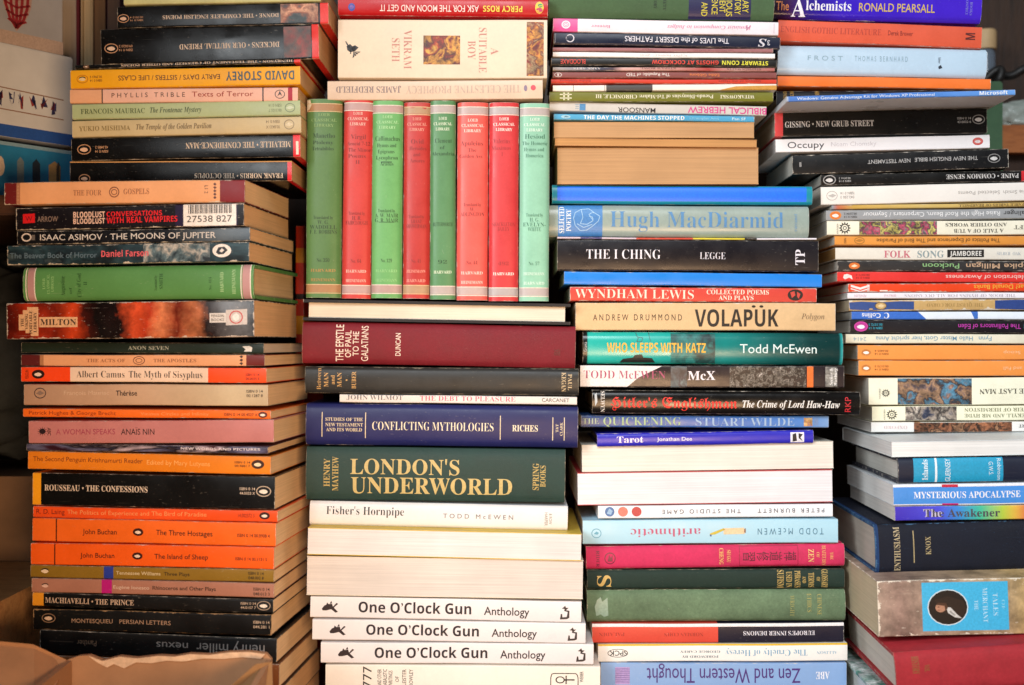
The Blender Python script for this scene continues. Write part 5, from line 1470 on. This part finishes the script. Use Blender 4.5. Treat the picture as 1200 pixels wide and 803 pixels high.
dec = [('spine_panel', [(0, 0), (1, 0), (1, .06), (0, .06)], '#7a9cb0', 0)]
for xx, w, c in ((20, 8, '#6a7c84'), (38, 9, '#1c2c3c'), (57, 14, '#a8895c'), (66, 5, '#2c3a44')):
    dec.append(('picture', [(fx(xx), .30), (fx(xx + w * .5), .22), (fx(xx + w), .30), (fx(xx + w), .86), (fx(xx), .86)], c, 0))
dec.append(('picture', [(fx(0) + .035 * math.cos(k * .5), .42 + .17 * math.sin(k * .5)) for k in range(12)], '#b8a898', 0))
yaw_box('picture_box', 'blue glossy box printed with small pictures at the left edge on the shelf', 'box', X0, 0.0, X1, 0.09, 168, 237.4, 0.05, .12, '#22709e', '', dec, .3, .3)
dec = [('blue_border', [(0, .87), (1, .87), (1, 1), (0, 1)], '#1f4fa0', 0)]
dec += [('ruled_lines', s, '#8a6a5a', 0) for s in strokes([[(.02, .46), (.92, .50)], [(.02, .70), (.92, .72)]], .012, 1.6)]
for k in range(10):
    x = .08 + .085 * k
    for j in range(3):
        a = rb.uniform(0, 6.28)
        dec.append(('brush_marks', [(x + rb.uniform(-.034, .034), .58 + .11 * math.sin(a + i * 2.1) * rb.uniform(.4, 1)) for i in range(4)], rb.choice(['#2a2c58', '#3a3a6a', '#2a2c58', '#8a3030']), 0))
yaw_box('cream_box', 'cream coloured box with blue lower border and a row of dark brush marks, left edge', 'box', X0, 0.004, X1, 0.094, 52, 161, 0.05, .12, '#c4c8cc', '', dec, .5, .1)
dec = []
net = []
for k in range(5):
    net.append([(.50 + .05 * k, .36), (.51 + .045 * k, .58), (.545 + .028 * k, .72), (.60, .82)])
for k in range(4):
    net.append([(.48 + .016 * k, .46 + .09 * k), (.60, .51 + .09 * k), (.73 - .016 * k, .46 + .09 * k)])
dec += [('emblem', s, '#8a1c24', 1) for s in strokes(net, .022, .9)]
dec.append(('emblem', [(.47, .34), (.49, .58), (.54, .74), (.60, .85), (.67, .74), (.72, .58), (.74, .34)], '#a88c84', 0))
dec.append(('lower_border', [(0, .86), (1, .86), (1, 1), (0, 1)], '#b09c90', 0))
yaw_box('grey_book', 'large grey book with a dark red net-like emblem, top left corner', 'book', X0, 0.008, 74, 0.088, -60, 51.2, 0.05, .03, '#9a9ca2', '', dec, .5, .12)


def blob(name, loc, rad, mat, seed, amp, sub=4, freq=3.0, flat=None):
    from mathutils import noise as NZ
    bm = bmesh.new()
    bmesh.ops.create_icosphere(bm, subdivisions=sub, radius=1)
    for v in bm.verts:
        n = v.co.normalized()
        k = 1 + amp * NZ.fractal(n * freq + Vector((seed, seed * .7, 0)), 0.8, 2.1, 4)
        sgn = lambda a, e: math.copysign(abs(a) ** e, a)
        v.co = Vector((sgn(n.x, .7) * rad[0], sgn(n.y, .7) * rad[1], sgn(n.z, .7) * rad[2])) * k
        if flat is not None and v.co.z < flat:
            v.co.z = flat
    o = from_bm(name, bm, [mat], None, 60)
    o.location = loc
    return o


pz = px(0, 560, .12).z
lw = slab('storage_box', (-0.80, 0.13, YF), (-0.372, 0.28, pz), plain('brown_card', '#80644c', .8, .2, 25), False)
tag(lw, 'brown cardboard storage box standing at the left edge behind the lower left stack', 'box')
cz = px(0, 705, -.03).z
cb = slab('wooden_crate', (-0.80, -0.05, YF), (-0.394, 0.126, cz), wood('crate_wood', '#8f6640', '#b58a5c', (1, 4, 4)), False)
tag(cb, 'low wooden crate at the left edge beside the lowest orange paperbacks', 'crate')
bag = blob('cloth_bag', (-0.50, 0.205, (pz + zs - .016) / 2 - .004), (.118, .068, (zs - .016 - pz) / 2 * .86), plain('dark_cloth', '#33383a', .9, .4, 45, .002), 3.0, .22, 5, 2.2)
for v in bag.data.vertices:
    v.co.z = max(v.co.z, -(zs - .016 - pz) / 2 + .004)
tag(bag, 'dark grey cloth bag slumped in the shadow left of the left stack', 'bag')


def plate(name, pts, nrm, th, mat, parent=None):
    """flat outline with thickness (cardboard)"""
    bm = bmesh.new()
    N = Vector(nrm).normalized() * th
    a = [bm.verts.new(q) for q in pts]
    b = [bm.verts.new(Vector(q) + N) for q in pts]
    bm.faces.new(a)
    bm.faces.new(list(reversed(b)))
    n = len(a)
    for i in range(n):
        bm.faces.new((a[i], b[i], b[(i + 1) % n], a[(i + 1) % n]))
    return from_bm(name, bm, [mat], parent)


card = plain('corrugated_card', '#a67a56', .85, .14, 40, .0006)
card_torn = plain('torn_card', '#d2b090', .9, .25, 160, .001)
YB = -0.075
O = px(200, 862, YB)
boxr = empty('cardboard_box', Matrix.Translation(Vector((O.x, YB, YF))), 'torn brown cardboard box in front of the bottom of the left stack', 'box')


def lb(x, y, Y=YB):
    q = px(x, y, Y)
    return (q.x - O.x, q.y - YB, q.z - YF)


top = [(78, 774), (92, 769), (105, 768), (120, 774), (140, 769), (160, 771), (186, 768), (205, 769), (222, 766), (246, 767), (268, 764), (292, 763.5), (312, 766), (318, 773)]
z0 = px(0, 862, 0).z
pts = [lb(x, y) for x, y in top]
base_l, base_r = pts[0][0], pts[-1][0]
panel = plate('back_panel', [(base_l, 0, 0)] + pts + [(base_r, 0, 0)], (0, 1, 0), .004, card, boxr)
tear = [(104, 768.5), (120, 774.5), (140, 769.5), (160, 771.5), (186, 768.5), (205, 769.5), (222, 766.5), (246, 767.5), (268, 764.5), (292, 764), (311, 766.5),
        (306, 772), (285, 770), (262, 772), (240, 771.5), (214, 775), (196, 774), (178, 777), (160, 776), (146, 783), (134, 778), (126, 782), (114, 776)]
plate('torn_edge', [lb(x, y, YB - .0006) for x, y in tear], (0, -1, 0), .0008, card_torn, boxr)
plate('side_panel', [lb(78, 774), (base_l, 0, 0), (base_l - .01, -.25, 0), (base_l - .01, -.25, .065)], (1, 0, 0), .004, card, boxr)
plate('side_panel', [lb(318, 773), (base_r, 0, 0), (base_r + .004, -.25, 0), (base_r + .004, -.25, .065)], (-1, 0, 0), .004, card, boxr)
plate('flap', [lb(79, 775, YB + .002), lb(40, 757, YB - .01), lb(-60, 748, YB - .03), lb(-60, 850, YB - .07), lb(40, 870, YB - .08)], (.2, -1, .6), .004, card, boxr)
plate('flap', [lb(319, 776, YB - .004), lb(300, 779, YB - .02), lb(262, 812, YB - .05), lb(250, 840, YB - .06), lb(322, 860, YB - .03)], (.1, -1, .4), .003, plain('light_card', '#a98258', .85, .12, 40), boxr)

# right edge: cabinet, plastic bag, jar, cable
zc = px(0, 146, .2).z
xc0 = px(1170, 0, .2).x
cab = empty('wooden_cabinet', Matrix.Translation((xc0 + .12, .2, YF)), 'orange brown wooden cabinet top at the right edge behind the right stack', 'cabinet')
for nm, lo, hi, m in (('top_board', (xc0, .202, zc - .027), (xc0 + .3, .325, zc), wood('orange_wood', '#8a4a22', '#b8703c', (1, 5, 5))),
                      ('cabinet_body', (xc0 + .012, .215, YF), (xc0 + .3, .325, zc - .027), wood('cabinet_dark', '#24140c', '#3a2416', (4, 4, .6)))):
    o = slab(nm, lo, hi, m, False)
    o.parent = cab
    o.matrix_parent_inverse = cab.matrix_world.inverted()
g = NT('cloudy_plastic')
g.b.inputs['Base Color'].default_value = lin('#c8d4cc')
g.b.inputs['Roughness'].default_value = .25
g.b.inputs['Transmission Weight'].default_value = .35
g.bump(g.noise(60, 2, 4, .6), .004, .8)
xb = px(1186, 0, .225).x
pb_ = blob('plastic_bag', (xb + .006, .245, zc + .0135), (.030, .022, .015), g.m, 8.0, .35, 4, 2.6, -.0125)
tag(pb_, 'crumpled cloudy plastic bag lying on the orange brown wood at the right edge', 'bag')
# jar with a tan lid
xj = px(1158, 0, .28).x
yj0, yj1 = zc, px(0, 34, .28).z
jar = empty('glass_jar', Matrix.Translation((xj, .288, zc)), 'small bluish glass jar with a tan lid against the dark panelling, upper right', 'jar')


def lathe(name, prof, mat, parent, seg=28):
    vs, fs = [], []
    for rr, z in prof:
        for k in range(seg):
            a = 2 * math.pi * k / seg
            vs.append((rr * math.cos(a), rr * math.sin(a), z))
    for i in range(len(prof) - 1):
        for k in range(seg):
            fs.append((i * seg + k, i * seg + (k + 1) % seg, (i + 1) * seg + (k + 1) % seg, (i + 1) * seg + k))
    fs.append(tuple(range(seg)))
    fs.append(tuple(range((len(prof) - 1) * seg, len(prof) * seg)))
    return link_mesh(name, vs, fs, [mat], parent, smooth=35)


hj = yj1 - zc
gg = NT('blue_glass')
gg.b.inputs['Base Color'].default_value = lin('#8a98a8')
gg.b.inputs['Roughness'].default_value = .12
gg.b.inputs['Transmission Weight'].default_value = .6
lathe('jar_body', [(.008, 0), (.0105, .002), (.0105, hj * .78), (.009, hj * .82)], gg.m, jar)
lathe('jar_lid', [(.0112, hj * .825), (.0116, hj * .84), (.0116, hj * .98), (.0105, hj)], plain('tan_lid', '#b89a70', .6, .1), jar)
# cable
cv = bpy.data.curves.new('power_cable', 'CURVE')
cv.dimensions = '3D'
cv.bevel_depth = .0042
cv.bevel_resolution = 3
sp = cv.splines.new('NURBS')
pp = [px(1152, 96, .22), px(1163, 84, .22), px(1175, 80, .215), px(1170, 96, .212), px(1160, 100, .225), px(1172, 88, .232), px(1186, 90, .225), px(1200, 80, .22), px(1240, 66, .23), px(1290, 80, .25), px(1300, 140, .26)]
sp.points.add(len(pp) - 1)
for a, b in zip(sp.points, pp):
    a.co = (*b, 1)
sp.use_endpoint_u = True
sp.order_u = 3
co = bpy.data.objects.new('power_cable', cv)
COL.objects.link(co)
me = bpy.data.meshes.new_from_object(co.evaluated_get(bpy.context.evaluated_depsgraph_get()))
bpy.data.objects.remove(co)
co = bpy.data.objects.new('power_cable', me)
me.materials.append(plain('black_rubber', '#141414', .5, .1))
COL.objects.link(co)
tag(co, 'looped black power cable above the plastic bag at the right edge', 'cable')
